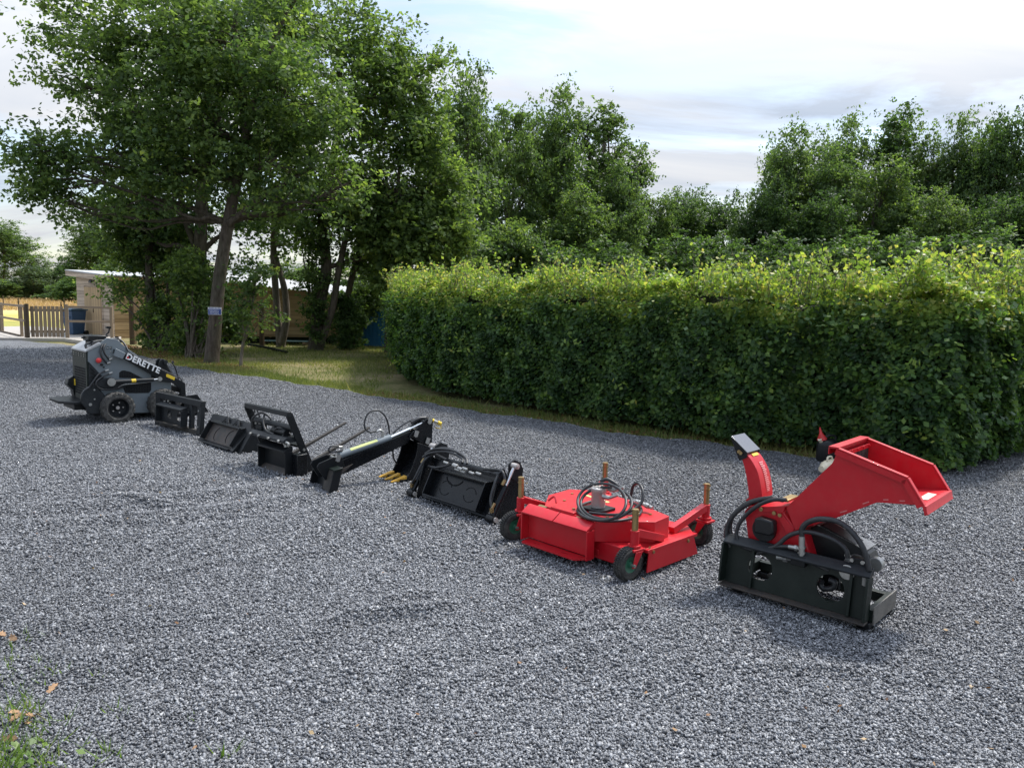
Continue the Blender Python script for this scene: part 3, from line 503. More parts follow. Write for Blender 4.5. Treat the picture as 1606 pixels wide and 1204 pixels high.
# ------------------------------------------------------------------ hedge
HB=[gp(x,y) for x,y in ((616,556),(622,574),(638,600),(692,620),(774,633),(871,652),(936,661),(1001,670),(1100,688),(1182,701),(1284,708),(1386,732),(1471,745))]
HB+=[gp(*p) for p in ((1520,742),(1567,730),(1620,708),(1700,690),(1800,680))]
def hedge():
    P=np.array([(p.x,p.y) for p in HB]); d=np.linalg.norm(np.diff(P,axis=0),axis=1); sc=np.concatenate([[0],np.cumsum(d)]); L=sc[-1]
    def at(s):
        s=np.clip(s,0,L); x=np.interp(s,sc,P[:,0]); y=np.interp(s,sc,P[:,1]); e=.35
        tx=np.interp(np.clip(s+e,0,L),sc,P[:,0])-np.interp(np.clip(s-e,0,L),sc,P[:,0]); ty=np.interp(np.clip(s+e,0,L),sc,P[:,1])-np.interp(np.clip(s-e,0,L),sc,P[:,1]); l=np.hypot(tx,ty)+1e-9
        return x,y,ty/l,-tx/l      # outward normal (towards the yard)
    def Hh(s): return 1.90+.02*np.clip((s-2)/(L-8),0,1)+.06*np.sin(s*2.1)+.05*np.sin(s*5.3+1)
    D=1.7
    def bulge(s,z): return .06*np.sin(s*2.7+z*1.9)+.05*np.sin(s*6.1-z*3.3+2)+.05*np.sin(s*13+z*7)+.13*np.sin(np.clip(z/2.2,0,1)*np.pi*.8)-.03
    o=thing('hedge','tall clipped beech hedge with yellow green shoots along its top','hedge',(0,0,0))
    pos=[];nr=[];sz=[];tn=[]
    # front face
    n=140000; s=RNG.uniform(0,L,n); z=RNG.uniform(.03,1,n)**.95*(Hh(s)-.05); x,y,nx,ny=at(s); ins=RNG.exponential(.10,n); b=bulge(s,z)-ins
    k=RNG.random(n)<np.where(z<.25,.45+z*2,1)
    pos.append(np.stack([x+nx*b,y+ny*b,z],1)[k]); nr.append(np.stack([nx*.75,ny*.75,np.full(n,.75)],1)[k]); sz.append(RNG.uniform(.048,.100,n)[k])
    cl=.42+.18*np.sin(s*4.3+z*6)*np.sin(s*1.7-z*9+1)+.06*np.sin(s*17+z*21); t=cl+RNG.normal(size=n)*.17+np.clip((z-Hh(s)+.42+.12*np.sin(s*3.1)+.08*np.sin(s*7.7))/.40,0,1)*.40; tn.append(np.minimum(t,.70+.3*np.clip((z-Hh(s)+.35)/.3,0,1)+.2*RNG.random(n)*(RNG.random(n)<.10))[k])  # upper front leaves toned paler: the sunlit band is put into leaf colour
    # top
    n=46000; s=RNG.uniform(0,L,n); v=RNG.random(n); x,y,nx,ny=at(s); off=.2-v*D; z=Hh(s)+.10+.19*np.sin(s*3.7+v*5)*np.sin(s*1.3+2)+.11*np.sin(s*9+v*8)-.16*np.clip((off+.02)/.2,0,1)+RNG.normal(size=n)*.09
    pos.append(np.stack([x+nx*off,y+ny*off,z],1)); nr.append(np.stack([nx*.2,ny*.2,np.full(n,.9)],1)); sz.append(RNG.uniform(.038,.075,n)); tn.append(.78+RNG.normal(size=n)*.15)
    # shoots
    ns=3600; s=RNG.uniform(0,L,ns); g=np.clip(.5+.5*np.sin(s*1.9)+.5*np.sin(s*4.7+1)+.3*np.sin(s*9.1),.08,1.6); ln=RNG.gamma(2.0,.10,ns)*g*np.where(s>L*.6,1.6,1.25); v=RNG.random(ns); x,y,nx,ny=at(s); off=.10-v**1.5*1.1; lean=RNG.normal(size=(ns,2))*.35
    m=MB(); per=14
    ln=np.minimum(ln*1.35,.58)
    for i in range(ns):
        z0=float(Hh(s[i]))+.08; a=np.array([x[i]+nx[i]*off[i],y[i]+ny[i]*off[i],z0]); e=a+np.array([lean[i,0]*ln[i],lean[i,1]*ln[i],ln[i]])
        if ln[i]>.11: m.tube([a,(a+e)/2,e],[.005,.004,.0022],n=3,step=1,cap=False)
    tt=RNG.random((ns,per)); A=np.stack([x+nx*off,y+ny*off,Hh(s)+.06],1); E=A+np.stack([lean[:,0]*ln,lean[:,1]*ln,ln+.03],1)
    p=A[:,None]+(E-A)[:,None]*tt[...,None]+RNG.normal(size=(ns,per,3))*.024; pos.append(p.reshape(-1,3)); n=ns*per
    nr.append(RNG.normal(size=(n,3))*.5+np.array([0,0,.5])); sz.append(RNG.uniform(.04,.082,n)); tn.append(.85+RNG.normal(size=n)*.11)
    # a few sprays poking out of the front
    ns=420; s=RNG.uniform(0,L,ns); z=RNG.uniform(.3,1.95,ns); x,y,nx,ny=at(s); b=bulge(s,z)+.05; A=np.stack([x+nx*b,y+ny*b,z],1); per=16
    p=A[:,None]+RNG.normal(size=(ns,per,3))*np.array([.10,.10,.05]); pos.append(p.reshape(-1,3)); n=ns*per; nr.append(np.repeat(np.stack([nx*.5,ny*.5,np.full(ns,.8)],1),per,0)); sz.append(RNG.uniform(.05,.10,n)); tn.append(np.repeat(.52+.12*RNG.normal(size=ns),per)+RNG.normal(size=n)*.1)
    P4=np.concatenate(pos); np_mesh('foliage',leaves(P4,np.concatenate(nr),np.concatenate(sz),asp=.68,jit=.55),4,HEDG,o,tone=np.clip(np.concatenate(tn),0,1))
    m.build('shoots',BARK2,o,smooth=0)
    # twiggy core, coloured near-black for the shade inside the hedge
    ss=np.linspace(.15,L-.15,150); prof=[(-.02,.12),(.0,.5),(.06,1.0),(.06,1.5),(-.02,1.9),(-.2,2.02),(-.8,2.05),(-D+.15,1.98),(-D,1.5),(-D,.1)]
    V=[]
    for sv in ss:
        x,y,nx,ny=at(np.array([sv])); h=float(Hh(sv))/2.05
        for off,z in prof:
            b=off+(float(bulge(sv,z))*.9-.34 if off>-.3 else 0); V.append((x[0]+nx[0]*b,y[0]+ny[0]*b,z*h))
    k=len(prof); i=np.arange(149)[:,None]*k+np.arange(k-1)[None]; Fq=np.stack([i,i+k,i+k+1,i+1],2).reshape(-1,4); np_mesh('core',np.array(V),4,CORE,o,faces=Fq,smooth=True)
    m=MB()
    for sv in np.arange(.3,L,.5):
        x,y,nx,ny=at(np.array([sv+random.uniform(-.08,.08)])); b=random.uniform(-.55,-.28); a=Vector((x[0]+nx[0]*b,y[0]+ny[0]*b,-.05)); MB().tube([a,a+Vector((random.uniform(-.1,.1),random.uniform(-.1,.1),.5))],[.022,.016],n=5,step=1).build('stem',BARK,o)
    return o
hedge()
# ------------------------------------------------------------------ grass, litter, weeds
def blades(name,xy,h,mat,tone,label,cat,w=.012,base=None):
    n=len(xy); z=terrain(xy[:,0],xy[:,1]) if base is None else base; b=np.stack([xy[:,0],xy[:,1],z-.01],1); a=RNG.uniform(0,6.28,n); dx=np.stack([np.cos(a),np.sin(a),np.zeros(n)],1)*w*RNG.uniform(.6,1.4,n)[:,None]
    tip=b+np.stack([RNG.normal(size=n)*.45*h,RNG.normal(size=n)*.45*h,h],1); V=np.stack([b-dx,b+dx,tip],1).reshape(-1,3); return stuff(np_mesh(name,V,3,mat,tone=np.clip(tone,0,1)),label,cat)
def between(n,x0,x1,w0,w1):
    x=RNG.uniform(x0,x1,n); y=edge_y(x)+RNG.uniform(w0,w1,n); return np.stack([x,y],1)
q=np.concatenate([between(26000,-9,5.0,-.08,1.0),between(9000,-12,-6,0,3)]); hx=RNG.uniform(-9.5,-2.8,60000); hy=RNG.uniform(14,31,60000); k=(hy>edge_y(hx)+.05)&(vnoise2(hx,hy,.8)+.5*RNG.normal(size=60000)>-.3); q=np.concatenate([q,np.stack([hx[k],hy[k]],1)])
blades('verge_grass',q,RNG.gamma(3,.018,len(q)),GRASSM,.35+.3*vnoise2(q[:,0],q[:,1],.6)+.18*RNG.normal(size=len(q)),'short patchy green and straw coloured grass between gravel and hedge','grass',w=.010)
x=RNG.uniform(-60,-14,26000); y=RNG.uniform(58,92,26000); q=np.stack([x,y],1); q=q[x/y<-.40]; blades('field_grass',q,RNG.uniform(.15,.55,len(q)),DEADM,.85+.1*RNG.normal(size=len(q)),'tall straw coloured grass along the far side of the field','grass',w=.05)
def litter(name,xy,size,mat,tone,label,base):
    n=len(xy); P=np.stack([xy[:,0],xy[:,1],base+RNG.uniform(.004,.03,n)],1); return stuff(np_mesh(name,leaves(P,np.tile([0,0,1.],(n,1)),size,asp=.6,jit=.35,fold=.3),4,mat,tone=np.clip(tone,0,1)),label,'leaf litter')
a=between(15000,-13.8,-6.6,-.15,2.0); b=between(3800,-3,5.6,-.10,.9); q=np.concatenate([a,b]); litter('leaf_litter',q,RNG.uniform(.04,.10,len(q)),DEADM,.35+.22*RNG.normal(size=len(q)),'brown fallen leaves along the gravel edge under oaks and hedge',terrain(q[:,0],q[:,1]))
n=150; x=RNG.uniform(-4,4,n); y=RNG.uniform(2.6,9,n); k=np.abs(x)<.7*y; q=np.stack([x,y],1)[k]; litter('scattered_leaves',q,RNG.uniform(.018,.034,len(q)),DEADM,.5+.3*RNG.normal(size=len(q)),'tiny dry leaf bits scattered over the gravel',hgt(q[:,0],q[:,1])+.008)
wq=[];wh=[]
for px,py,n,sp,h in ((5,1040,26,.05,.05),(10,1075,30,.05,.05),(20,1120,44,.05,.09),(12,1160,50,.06,.10),(40,1195,30,.05,.09),(5,1195,60,.06,.12),(70,1200,26,.04,.07),(85,1062,12,.03,.06),(65,1060,8,.02,.05),(90,1140,10,.03,.06),(165,1185,14,.03,.09),(155,1065,6,.015,.05),(187,1125,8,.02,.05),(357,1190,9,.015,.07),(50,1200,40,.07,.05),(60,1045,8,.02,.05),(300,1130,3,.02,.03),(25,1010,20,.05,.06)):
    n=int(n*1.15); h=h*1.2; sp=sp*1.25; g=gp(px,py); wq.append(np.stack([g.x+RNG.normal(size=n)*sp,g.y+RNG.normal(size=n)*sp],1)); wh.append(RNG.uniform(.4,1.1,n)*h)
wq=np.concatenate(wq); blades('weeds',wq,np.concatenate(wh),WEEDM,.4+.25*RNG.normal(size=len(wq)),'bright green grass weeds sprouting through gravel in the near corner','weeds',w=.0042,base=hgt(wq[:,0],wq[:,1]))
n=46; g=gp(20,1195); P=np.stack([g.x+RNG.normal(size=n)*.09,g.y+RNG.normal(size=n)*.06,RNG.uniform(.01,.06,n)],1); stuff(np_mesh('weed_leaves',leaves(P,np.tile([0,0,1.],(n,1)),RNG.uniform(.02,.045,n),asp=.7,jit=.4),4,WEEDM,tone=np.clip(.3+.2*RNG.normal(size=n),0,1)),'broad green weed leaves in the near corner of the gravel','weeds')
def deadleaf(px,py,s,n,label):
    g=gp(px,py); m=MB(); z0=float(hgt(g.x,g.y))
    for i in range(n):
        a=random.uniform(0,6.28); R=Matrix.Rotation(a,3,'Z')@Matrix.Rotation(random.uniform(-.9,.9),3,'X')@Matrix.Rotation(random.uniform(-.7,.7),3,'Y'); c=Vector((random.uniform(-.9,.9)*s*(n>1),random.uniform(-.6,.6)*s*(n>1),z0+.012+.010*i*(n>1)*.5))
        out=[(-.5,0),(-.3,.16),(-.18,.10),(-.02,.24),(.1,.13),(.26,.18),(.32,.06),(.5,0),(.32,-.08),(.24,-.2),(.08,-.12),(-.05,-.22),(-.2,-.1),(-.32,-.15)]
        top=[c+R@Vector((x*s,y*s,.05*s*math.sin(x*5)+abs(y)*s*.5)) for x,y in out]; k=len(out)
        m.add(top+[p-Vector((0,0,.0015)) for p in top],[tuple(range(k)),tuple(range(2*k-1,k-1,-1))]+[(j,(j+1)%k,k+(j+1)%k,k+j) for j in range(k)])
    o=m.build('dead_leaf',DEADP,None); o.location=(g.x,g.y,0); tag(o,label,'leaf'); return o
DEADP=paint('dry_leaf_brown',(.30,.17,.085),.7,dust=.5,dustc=(.42,.30,.17),var=.4,scale=40,bump=.3)
deadleaf(38,1135,.05,9,'clump of curled brown dead leaves beside the grass weeds'); deadleaf(82,1080,.075,1,'pale dry leaf lying flat beside the weeds'); deadleaf(305,1176,.03,1,'small orange brown leaf on bare gravel near the bottom edge'); deadleaf(14,1165,.08,1,'tan dead leaf among the nearest weeds'); deadleaf(8,1005,.09,2,'pale yellow dead leaves at the left edge above the weeds'); deadleaf(815,1047,.03,1,'pale green leaf on the middle of the gravel')
# ------------------------------------------------------------------ sheds, fence, bin and other fixtures
def wframe(a,b): return Fr(a,math.degrees(math.atan2(b.y-a.y,b.x-a.x)))
E0=gp(123,523); C0=gp(178,529); fr=wframe(E0,C0); Ls=(C0-E0).length
shed=frt(fr,'wooden_shed','pale boarded shed with a plank door, flat roof and wall lamp behind the gate','shed')
hL,hR=2.62,2.42; Dp=4.6
MB().prism([(0,-.05),(Ls,-.05),(Ls,hR),(0,hL)],'y',0,.06).build('gable_wall',WALLA,shed)
for b_ in ((Ls-.06,Ls,.063,Dp,-.05,hR-.02),(0,.06,.063,Dp,-.05,hL-.02)): MB().box(*b_).build('side_wall',WALLB,shed)
MB().box(.063,Ls-.063,Dp-.06,Dp,-.05,hR).build('back_wall',WALLB,shed)
m=MB(); sl=(hL-hR)/Ls; R0=[(-.42,hL+.42*sl+.003),(Ls+.25,hR-.25*sl+.003)]
m.prism([R0[0],R0[1],(R0[1][0],R0[1][1]+.05),(R0[0][0],R0[0][1]+.05)],'y',-.28,Dp+.3); m.build('roof',ROOFM,shed)
MB().prism([(R0[0][0],R0[0][1]-.20),(R0[1][0],R0[1][1]-.20),(R0[1][0],R0[1][1]-.004),(R0[0][0],R0[0][1]-.004)],'y',-.26,-.235).build('fascia',WALLA,shed)
d0=fr.y((136,520),0)[0]; d1=fr.y((162,520),0)[0]; dm=(d0+d1)/2
dr=MB(); dr.box(d0,dm-.006,-.045,-.003,.03,1.98); dr.box(dm+.006,d1,-.045,-.003,.03,1.98); dr=dr.build('door',DOORM,shed,.004)
m=MB(); m.box(d0-.07,d0-.004,-.03,-.003,.0,2.02); m.box(d1+.004,d1+.07,-.03,-.003,0,2.02); m.box(d0-.07,d1+.07,-.033,-.003,2.024,2.09); m.build('door_frame',WALLA,shed)
MB().box(dm+.04,dm+.07,-.07,-.046,.95,1.1).build('handle',BLK,dr)
lx=fr.y((147.5,440),0)[0]; m=MB(); m.box(lx-.02,lx+.02,-.1,-.003,2.2,2.24); m.box(lx-.12,lx+.12,-.17,-.1,2.14,2.27,rotm('X',-25)); m.build('flood_lamp',BLK,shed,.006)
# brown shed with corrugated roof
A=gp(302,535); B=gp(527,538.5); fr=wframe(A,B); Lb=(B-A).length; shed=frt(fr,'wooden_shed','long brown boarded shed with a white corrugated roof behind the tree trunks','shed')
h0,h1=2.34,1.86
m=MB(); m.prism([(0,.22),(Lb,.22),(Lb,h1),(0,h0)],'y',0,.08); m.build('front_wall',WALLB,shed)
for b_ in ((Lb-.08,Lb,.083,3.2,.22,h1+.0),(0,.08,.083,3.2,.22,h0)): MB().box(*b_).build('side_wall',WALLB,shed)
MB().box(.02,Lb-.02,.05,3.1,-.05,.218).build('plinth',CORE,shed)
MB().box(Lb-.10,Lb+.012,-.02,-.003,.2,h1-.02).build('trim',WALLB,shed); xs=fr.y((424,520),0)[0]; MB().box(xs-.04,xs+.04,-.02,-.003,.2,2.05).build('trim',WALLB,shed)
nx=int(Lb/.03); V=[];
for i in range(nx+1):
    x=-.3+(Lb+.55)*i/nx; zz=.03*math.sin(x/.146*2*math.pi)+h0+(h1-h0)*x/Lb+.05
    for y,dz in ((-.28,0),(3.4,.32)): V+=[(x,y,zz+dz),(x,y,zz+dz-.012)]
m=MB(); m.add(V,[f for i in range(nx) for b in (4*i,) for f in ((b,b+4,b+6,b+2),(b+1,b+3,b+7,b+5),(b,b+1,b+5,b+4),(b+2,b+6,b+7,b+3))]); m.build('roof',ROOFM,shed,smooth=50)
A=gp(527,534,0)+Vector((.6,3.2,0)); fr=Fr(A,-4); sh=frt(fr,'small_shed','small cream shed with a dark roof peeping past the brown shed','shed')
m=MB(); m.box(0,1.6,0,1.8,-.05,1.72); m.build('wall',paint('cream_render',(.5,.43,.32),.8,dust=.2),sh); m=MB(); m.prism([(-.15,1.723),(1.75,1.723),(1.65,1.95),(.0,1.95)],'y',-.15,1.95); m.build('roof',DGREY,sh)
# gate and rail fences
def post(m,p,h,w=.10,rz=0): m.box(p.x-w/2,p.x+w/2,p.y-w/2,p.y+w/2,-.1,h)
P0=gp(2,521);P1=gp(34,529.5);P2=gp(44,531);P3=gp(106,531);P4=gp(176,532)
fr=wframe(P2,P3); Lg=(P3-P2).length; g=frt(fr,'plank_gate','brown plank gate of eight upright boards between two posts','gate'); 
for x in (0,Lg): MB().box(x-.06,x+.06,-.05,.06,-.1,1.30).build('post',FENC,g,.006)
for i in range(8):
    w=(Lg-.2)/8; x=.1+w*i; MB().box(x+.011,x+w-.011,-.02,.005,.06,1.22+random.uniform(-.012,.012)).build('board',FENC,g,.003)
for z in (.22,1.02): MB().box(.08,Lg-.08,.008,.05,z,z+.09).build('rail',RAILM,g)
fr=wframe(P3,P4); Lr=(P4-P3).length; g=frt(fr,'rail_fence','two rail wooden fence in front of the blue bin and shed','fence')
MB().box(Lr-.05,Lr+.05,-.05,.05,-.1,1.24).build('post',FENC,g,.006)
for z in (.62,1.16): MB().box(.064,Lr-.054,-.03,.01,z,z+.085).build('rail',RAILM,g,.004)
fr=wframe(P0,P2); Lr=(P2-P0).length; g=frt(fr,'rail_fence','two rail wooden fence leading off to the left edge of the photo','fence')
for x in (0,.28,Lr*.8,Lr-.30): MB().box(x-.055,x+.055,-.05,.05,-.1,1.26).build('post',FENC,g,.006)
for z in (.62,1.16): MB().box(.06,Lr-.066,-.085,-.053,z,z+.085).build('rail',RAILM,g,.004)
MB().box(-.2,Lr*.8,-.09,-.053,.0,.10).build('kick_board',RAILM,g,.004)
pts=[gp(*q) for q in ((-60,514),(60,512),(128,519),(190,529),(190,536),(150,537.5),(100,533.6),(-60,530))]; m=MB(); m.prism([(p.x,p.y) for p in pts],'z',-.05,.03); structure(m.build('path',CONC,None))
m=MB(); a=gp(-20,533);b=gp(104,534.5); m.beam(a+Vector((0,0,.03)),b+Vector((0,0,.03)),.12,.12); c=gp(142,539.5); m.beam(b+Vector((.01,0,.028)),c+Vector((0,0,.028)),.12,.12); structure(m.build('kerb',CONC,None,.01))
a=gp(117.5,525.5); b=thing('wheelie_bin','blue wheelie bin standing behind the rail fence against the shed','bin',a,-22)
m=MB(); pr=[(-.24,.08),(.24,.08),(.29,.98),(-.29,.98)]; k=[]
for z,w,d in ((.05,.23,.25),(.95,.29,.33),(1.0,.30,.35)): k+=[(-w,-d,z),(w,-d,z),(w,d,z),(-w,d,z)]
m.add(k,[(3,2,1,0),(8,9,10,11)]+[(j*4+i,j*4+(i+1)%4,j*4+4+(i+1)%4,j*4+4+i) for j in (0,1) for i in range(4)]); m.box(-.2,.2,-.36,-.335,.70,.76); m.build('body',BINB,b,.015)
m=MB(); m.prism([(-.38,1.004),(.42,1.004),(.42,1.05),(.1,1.10),(-.30,1.085),(-.40,1.05)],'x',-.31,.31); m.build('lid',BINL,b,.012)
m=MB(); m.cyl((.24,.30,.10),(.32,.30,.10),.10); m.build('wheel',PLBLK,b); MB().cyl((-.24,.30,.10),(-.32,.30,.10),.10).build('wheel',PLBLK,b)
MB().box(-.05,.06,-.345,-.338,.80,.90).build('label',WHT,b)
a=gp(590,541); b=thing('portable_cabin','blue plastic cabin with a white roof half hidden by the hedge','cabin',a,-12)
MB().box(-.45,.55,-.4,.6,-.03,1.52).build('body',TOIL,b,.02); m=MB()
for i in range(6): m.box(-.42+.16*i,-.36+.16*i,-.418,-.4005,.1,1.45)
m.build('ribs',TOIL,b); m=MB(); m.add([(-.5,-.45,1.523),(.6,-.45,1.523),(.6,.65,1.523),(-.5,.65,1.523),(-.3,-.2,1.70),(.4,-.2,1.70),(.4,.4,1.70),(-.3,.4,1.70)],[(3,2,1,0),(4,5,6,7)]+[(i,(i+1)%4,4+(i+1)%4,4+i) for i in range(4)]); m.build('roof',WHT,b,.01)
a=atY(622,465,33); b=thing('lamp_post','thin grey lamp post rising behind the left end of the hedge','lamp post',(a.x,33,0)); hz=atY(622,431,33).z
MB().cyl((0,0,-.1),(0,0,hz),.05,.04).build('pole',STEEL,b); m=MB(); m.beam((0,0,hz-.03),(.28,0,hz),.05,.05); m.box(.1,.34,-.08,.08,hz-.02,hz+.05); m.build('lamp_head',SILV,b,.01)
a=gp(411,543.5); b=thing('wooden_post','square brown post with a small arm on top beside the brown shed','post',a); MB().box(-.07,.07,-.06,.06,-.1,1.5).build('shaft',POSTM,b,.006); m=MB(); m.box(-.16,.30,-.03,.03,1.503,1.56); m.cyl((.2,0,1.44),(.2,0,1.50),.04); m.build('arm',DGREY,b)
a=gp(209,538); tag(MB().box(-.09,.09,-.08,.08,-.1,2.0).build('wooden_post',POSTM,None,.006),'square wooden post in front of the brown side of the pale shed','post').location=a
a=gp(388,541);c=gp(450,553); m=MB(); m.tube([a+Vector((0,0,.02)),a.lerp(c,.5)+Vector((0,.1,.03)),c+Vector((0,0,.01))],.045,n=6); tag(m.build('edging_log',CORE,None),'dark low edging log lying across the dry lawn','edging')
a=gp(441,540.5); b=thing('pallet','low teal boarded pallet lying along the foot of the brown shed','pallet',a+Vector((0,.55,0)),3); m=MB()
for i in range(3): m.box(-.85,.85,-.35+.25*i,-.15+.25*i,.10,.122)
m.build('deck',paint('teal_boards',(.04,.10,.10),.8,dust=.4,var=.3),b); m=MB()
for x in (-.8,0,.7): m.box(x,x+.1,-.35,.35,0,.098)
m.build('bearer',FENC,b)
# the blue sign
p=atY(336.8,487.8,20.36); s=thing('tree_sign','small blue sign with white writing nailed to the leaning oak trunk','sign',p,4)
MB().box(-.172,.172,-.008,.006,-.098,.098).build('panel',WHT,s,.002); MB().box(-.164,.164,-.011,-.0085,-.09,.052).build('face',SIGNB,s,0); m=MB()
for z,h,segs in ((.075,.016,[(-.15,-.02),(0,.06),(.075,.15)]),): 
    for a0,a1 in segs: m.box(a0,a1,-.0125,-.0085,z-h/2,z+h/2)
m.build('heading',SIGNB,s); m=MB()
for z,h in ((.018,.030),(-.025,.032),(-.066,.026)):
    x=-.135+random.uniform(0,.02)
    while x<.11:
        w=random.choice((.016,.02,.024)); m.box(x,x+w*.35,-.0135,-.0115,z-h/2,z+h/2); m.box(x,x+w,-.0132,-.0112,z+h/2-.008,z+h/2-.001); 
        if random.random()<.6: m.box(x,x+w,-.0134,-.0114,z-h/2,z-h/2+.008)
        x+=w+.009
m.build('writing',WHT,s)
# wire fence posts in the field
for i,(px,py,h,lab) in enumerate(((29,478,1.25,'thin field post left of the gate top'),(96,483,1.1,'shorter of two close field posts left of the shed'),(101,483,1.35,'taller of two close field posts left of the shed'),(5,470,1.1,'thin field post at the left edge of the photo'))):
    d=ray(px,py); Y=44 if i!=3 else 60; a=Vector((d.x/d.y*Y,Y,float(terrain(d.x/d.y*Y,Y)))); m=MB(); m.cyl((0,0,-.1),(0,0,h),.04,.035,n=8); m.box(-.05,.05,-.02,.02,h*.8,h*.84); o=m.build('field_post',FENC,None); o.location=a; tag(o,lab,'post','posts in the dry field')
# ================================================================== machines
def Z1(x,y): return (60+x/5.948,500+y/5.948)
def Z2(x,y): return (230+x/6.424,600+y/6.424)
def Z3(x,y): return (380+x/10.033,630+y/10.033)
def Z4(x,y): return (380+x/5.02,620+y/5.02)
def Z5(x,y): return (600+x/6.69,680+y/6.69)
def Z6(x,y): return (1120+x/3.542,660+y/3.542)
def hose(name,pts,r,par,mat=HOSE): return MB().tube(pts,r,n=9,step=7).build(name,mat,par,smooth=60)
# ------------------------------------------------------------------ mini loader
fr=Fr(gp(188,664),44); ld=frt(fr,'mini_loader','grey stand-on mini loader with DERETTE lettering on its lift arm and knobbly tyres','loader')
ny,fy_=.185,.865
def q(x,y,yl=ny): return fr.y(Z1(x,y),yl)
def q3(x,y,yl=ny): return fr.y3(Z1(x,y),yl)
side=[q(*p) for p in ((462,300),(575,226),(642,177),(735,190),(800,250),(1240,590),(1240,872),(600,880),(520,720),(545,600),(620,560),(462,395))]
for a,b in ((ny,ny+.02),(fy_-.02,fy_)): MB().prism(side,'y',a,b).build('side_panel',GREY,ld,.004)
xr=-.345; zt=q(462,300)[1]; zb=.33
m=MB(); inner=[(x*.97+.005,z-.012) for x,z in side]; m.prism(inner,'y',ny+.022,fy_-.022); m.build('chassis',DGREY,ld)
rh=MB(); hp=[(xr,zb),(xr,zt-.01),(xr+.03,zt+.0),q(462,302),q(462,395),q(620,560),q(545,600),q(520,715),(xr+.16,zb)]
rh.prism(hp,'y',ny+.004,fy_-.004); rh.build('rear_housing',GRN,ld,.006)
m=MB()
for r in range(11):
    for c in range(8):
        y=ny+.07+c*.066; z=zb+.06+r*.036
        m.box(xr-.004,xr-.001,y,y+.046,z,z+.024)
m.build('rear_grille',HOLE,ld)  # raised black squares stand in for the shade inside the grille holes
m=MB(); bolts(m,[(xr-.001,ny+.1+i*.12,zt-.05-j*.03) for i in range(5) for j in range(2)],.010,(-.006,0,0)); m.build('bolts',STEEL,ld)
MB().box(xr-.006,xr-.002,fy_-.12,fy_-.06,zb+.16,zb+.25).build('warning_label',YLAB,ld)
m=MB(); m.prism([q(470,400,ny-.001),q(612,560,ny-.001),q(540,605,ny-.001),q(515,690,ny-.001),q(472,715,ny-.001)],'y',ny-.008,ny+.003)
m.build('side_vent_panel',DGREY,ld); m=MB()
for k in range(6): a=q3(485+k*3,455+k*40,ny-.014); b=q3(min(530+k*12,560),500+k*34,ny-.014); m.beam(a,b,.008,.012,up=(0,1,0))
m.build('vent_slots',HOLE,ld)
# deck plate and controls
m=MB(); a=q(455,290); b=q(572,226); m.prism([(xr-.01,zt+.004),(a[0],a[1]+.012),(b[0],b[1]+.012),(b[0]+.02,b[1]-.02),(a[0],a[1]-.02),(xr-.01,zt-.016)],'y',ny-.012,fy_+.012); m.build('top_plate',SILV,ld,.003)
m=MB(); k=q(600,210)
for i,(dx,dy) in enumerate(((-.10,.10),(-.06,.2),(-.08,.32),(-.03,.14),(.0,.26))): m.cyl((k[0]+dx,ny+dy,k[1]-.03+dx*.4),(k[0]+dx-.01,ny+dy,k[1]+.05+dx*.4),.022,.016,n=10)
m.build('filler_caps',PLBLK,ld)
cz=1.16; cn=MB(); cn.box(-.27,-.04,.32,.60,cz-.02,cz+.06); cn.box(-.24,-.06,.42,.60,cz-.17,cz-.022); cn.build('control_console',PLBLK,ld,.012)
MB().box(-.13,.16,.26,.70,cz-.04,cz-.022).build('control_shelf',DGREY,ld,.004)
m=MB(); m.tube([(-.02,.42,cz+.06),(.02,.42,cz+.10),(.03,.42,cz+.15)],.010); m.box(-.01,.05,.40,.46,cz+.15,cz+.18); m.cyl((.10,.36,cz-.02),(.11,.36,cz+.04),.02,.028,n=10); m.tube([(-.30,.36,cz-.01),(-.14,.34,cz+.03),(-.02,.34,cz+.05)],.014); m.tube([(-.30,.54,cz+.02),(-.16,.56,cz+.06)],.014); m.build('levers',PLBLK,ld,smooth=60)
MB().box(-.10,.10,.30,.70,.95,cz-.045).build('console_column',BLK,ld,.01)
m=MB(); m.tube([(-.30,.26,zt+.0),(-.32,.28,zt+.08),(-.20,.30,cz-.02),(-.04,.34,cz-.01)],.016); m.tube([(-.28,.32,zt+.0),(-.30,.34,zt+.08),(-.18,.36,cz-.03),(-.04,.38,cz-.02)],.016); m.tube([(-.24,.24,zt+.03),(-.24,.25,zt+.10),(-.13,.27,cz-.01),(.03,.30,cz-.02)],.012)
m.tube([q3(640,415,ny-.014),q3(590,350,ny-.04),q3(585,270,ny-.02),q3(640,205,ny+.05),q3(720,182,ny+.10),q3(790,215,ny+.05),q3(840,300,ny-.03)],.013)
m.tube([q3(660,380,ny-.014),q3(618,320,ny-.04),q3(612,260,ny-.02),q3(665,205,ny+.06),q3(730,190,ny+.12)],.012); m.tube([q3(625,485,ny-.014),q3(560,520,ny-.05),q3(520,575,ny-.07),q3(470,650,ny-.07)],.012); m.tube([q3(660,510,ny-.014),q3(590,545,ny-.05),q3(540,590,ny-.08),q3(560,640,ny-.08),q3(640,660,ny-.06),q3(790,640,ny-.03)],.012)
m.build('hoses',HOSE,ld,smooth=60)
m=MB()
for p in ((640,415),(660,380),(625,485),(660,510)): a=Vector(q3(*p,ny-.014)); m.cyl(a,a+Vector((.045,.0,.014)),.014,n=8)
for p in ((640,270),(672,268),(674,305),(665,350)): a=Vector(q3(*p,ny)); m.cyl(a,a+Vector((0,-.008,0)),.008,n=8)
m.build('hose_fittings',STEEL,ld)
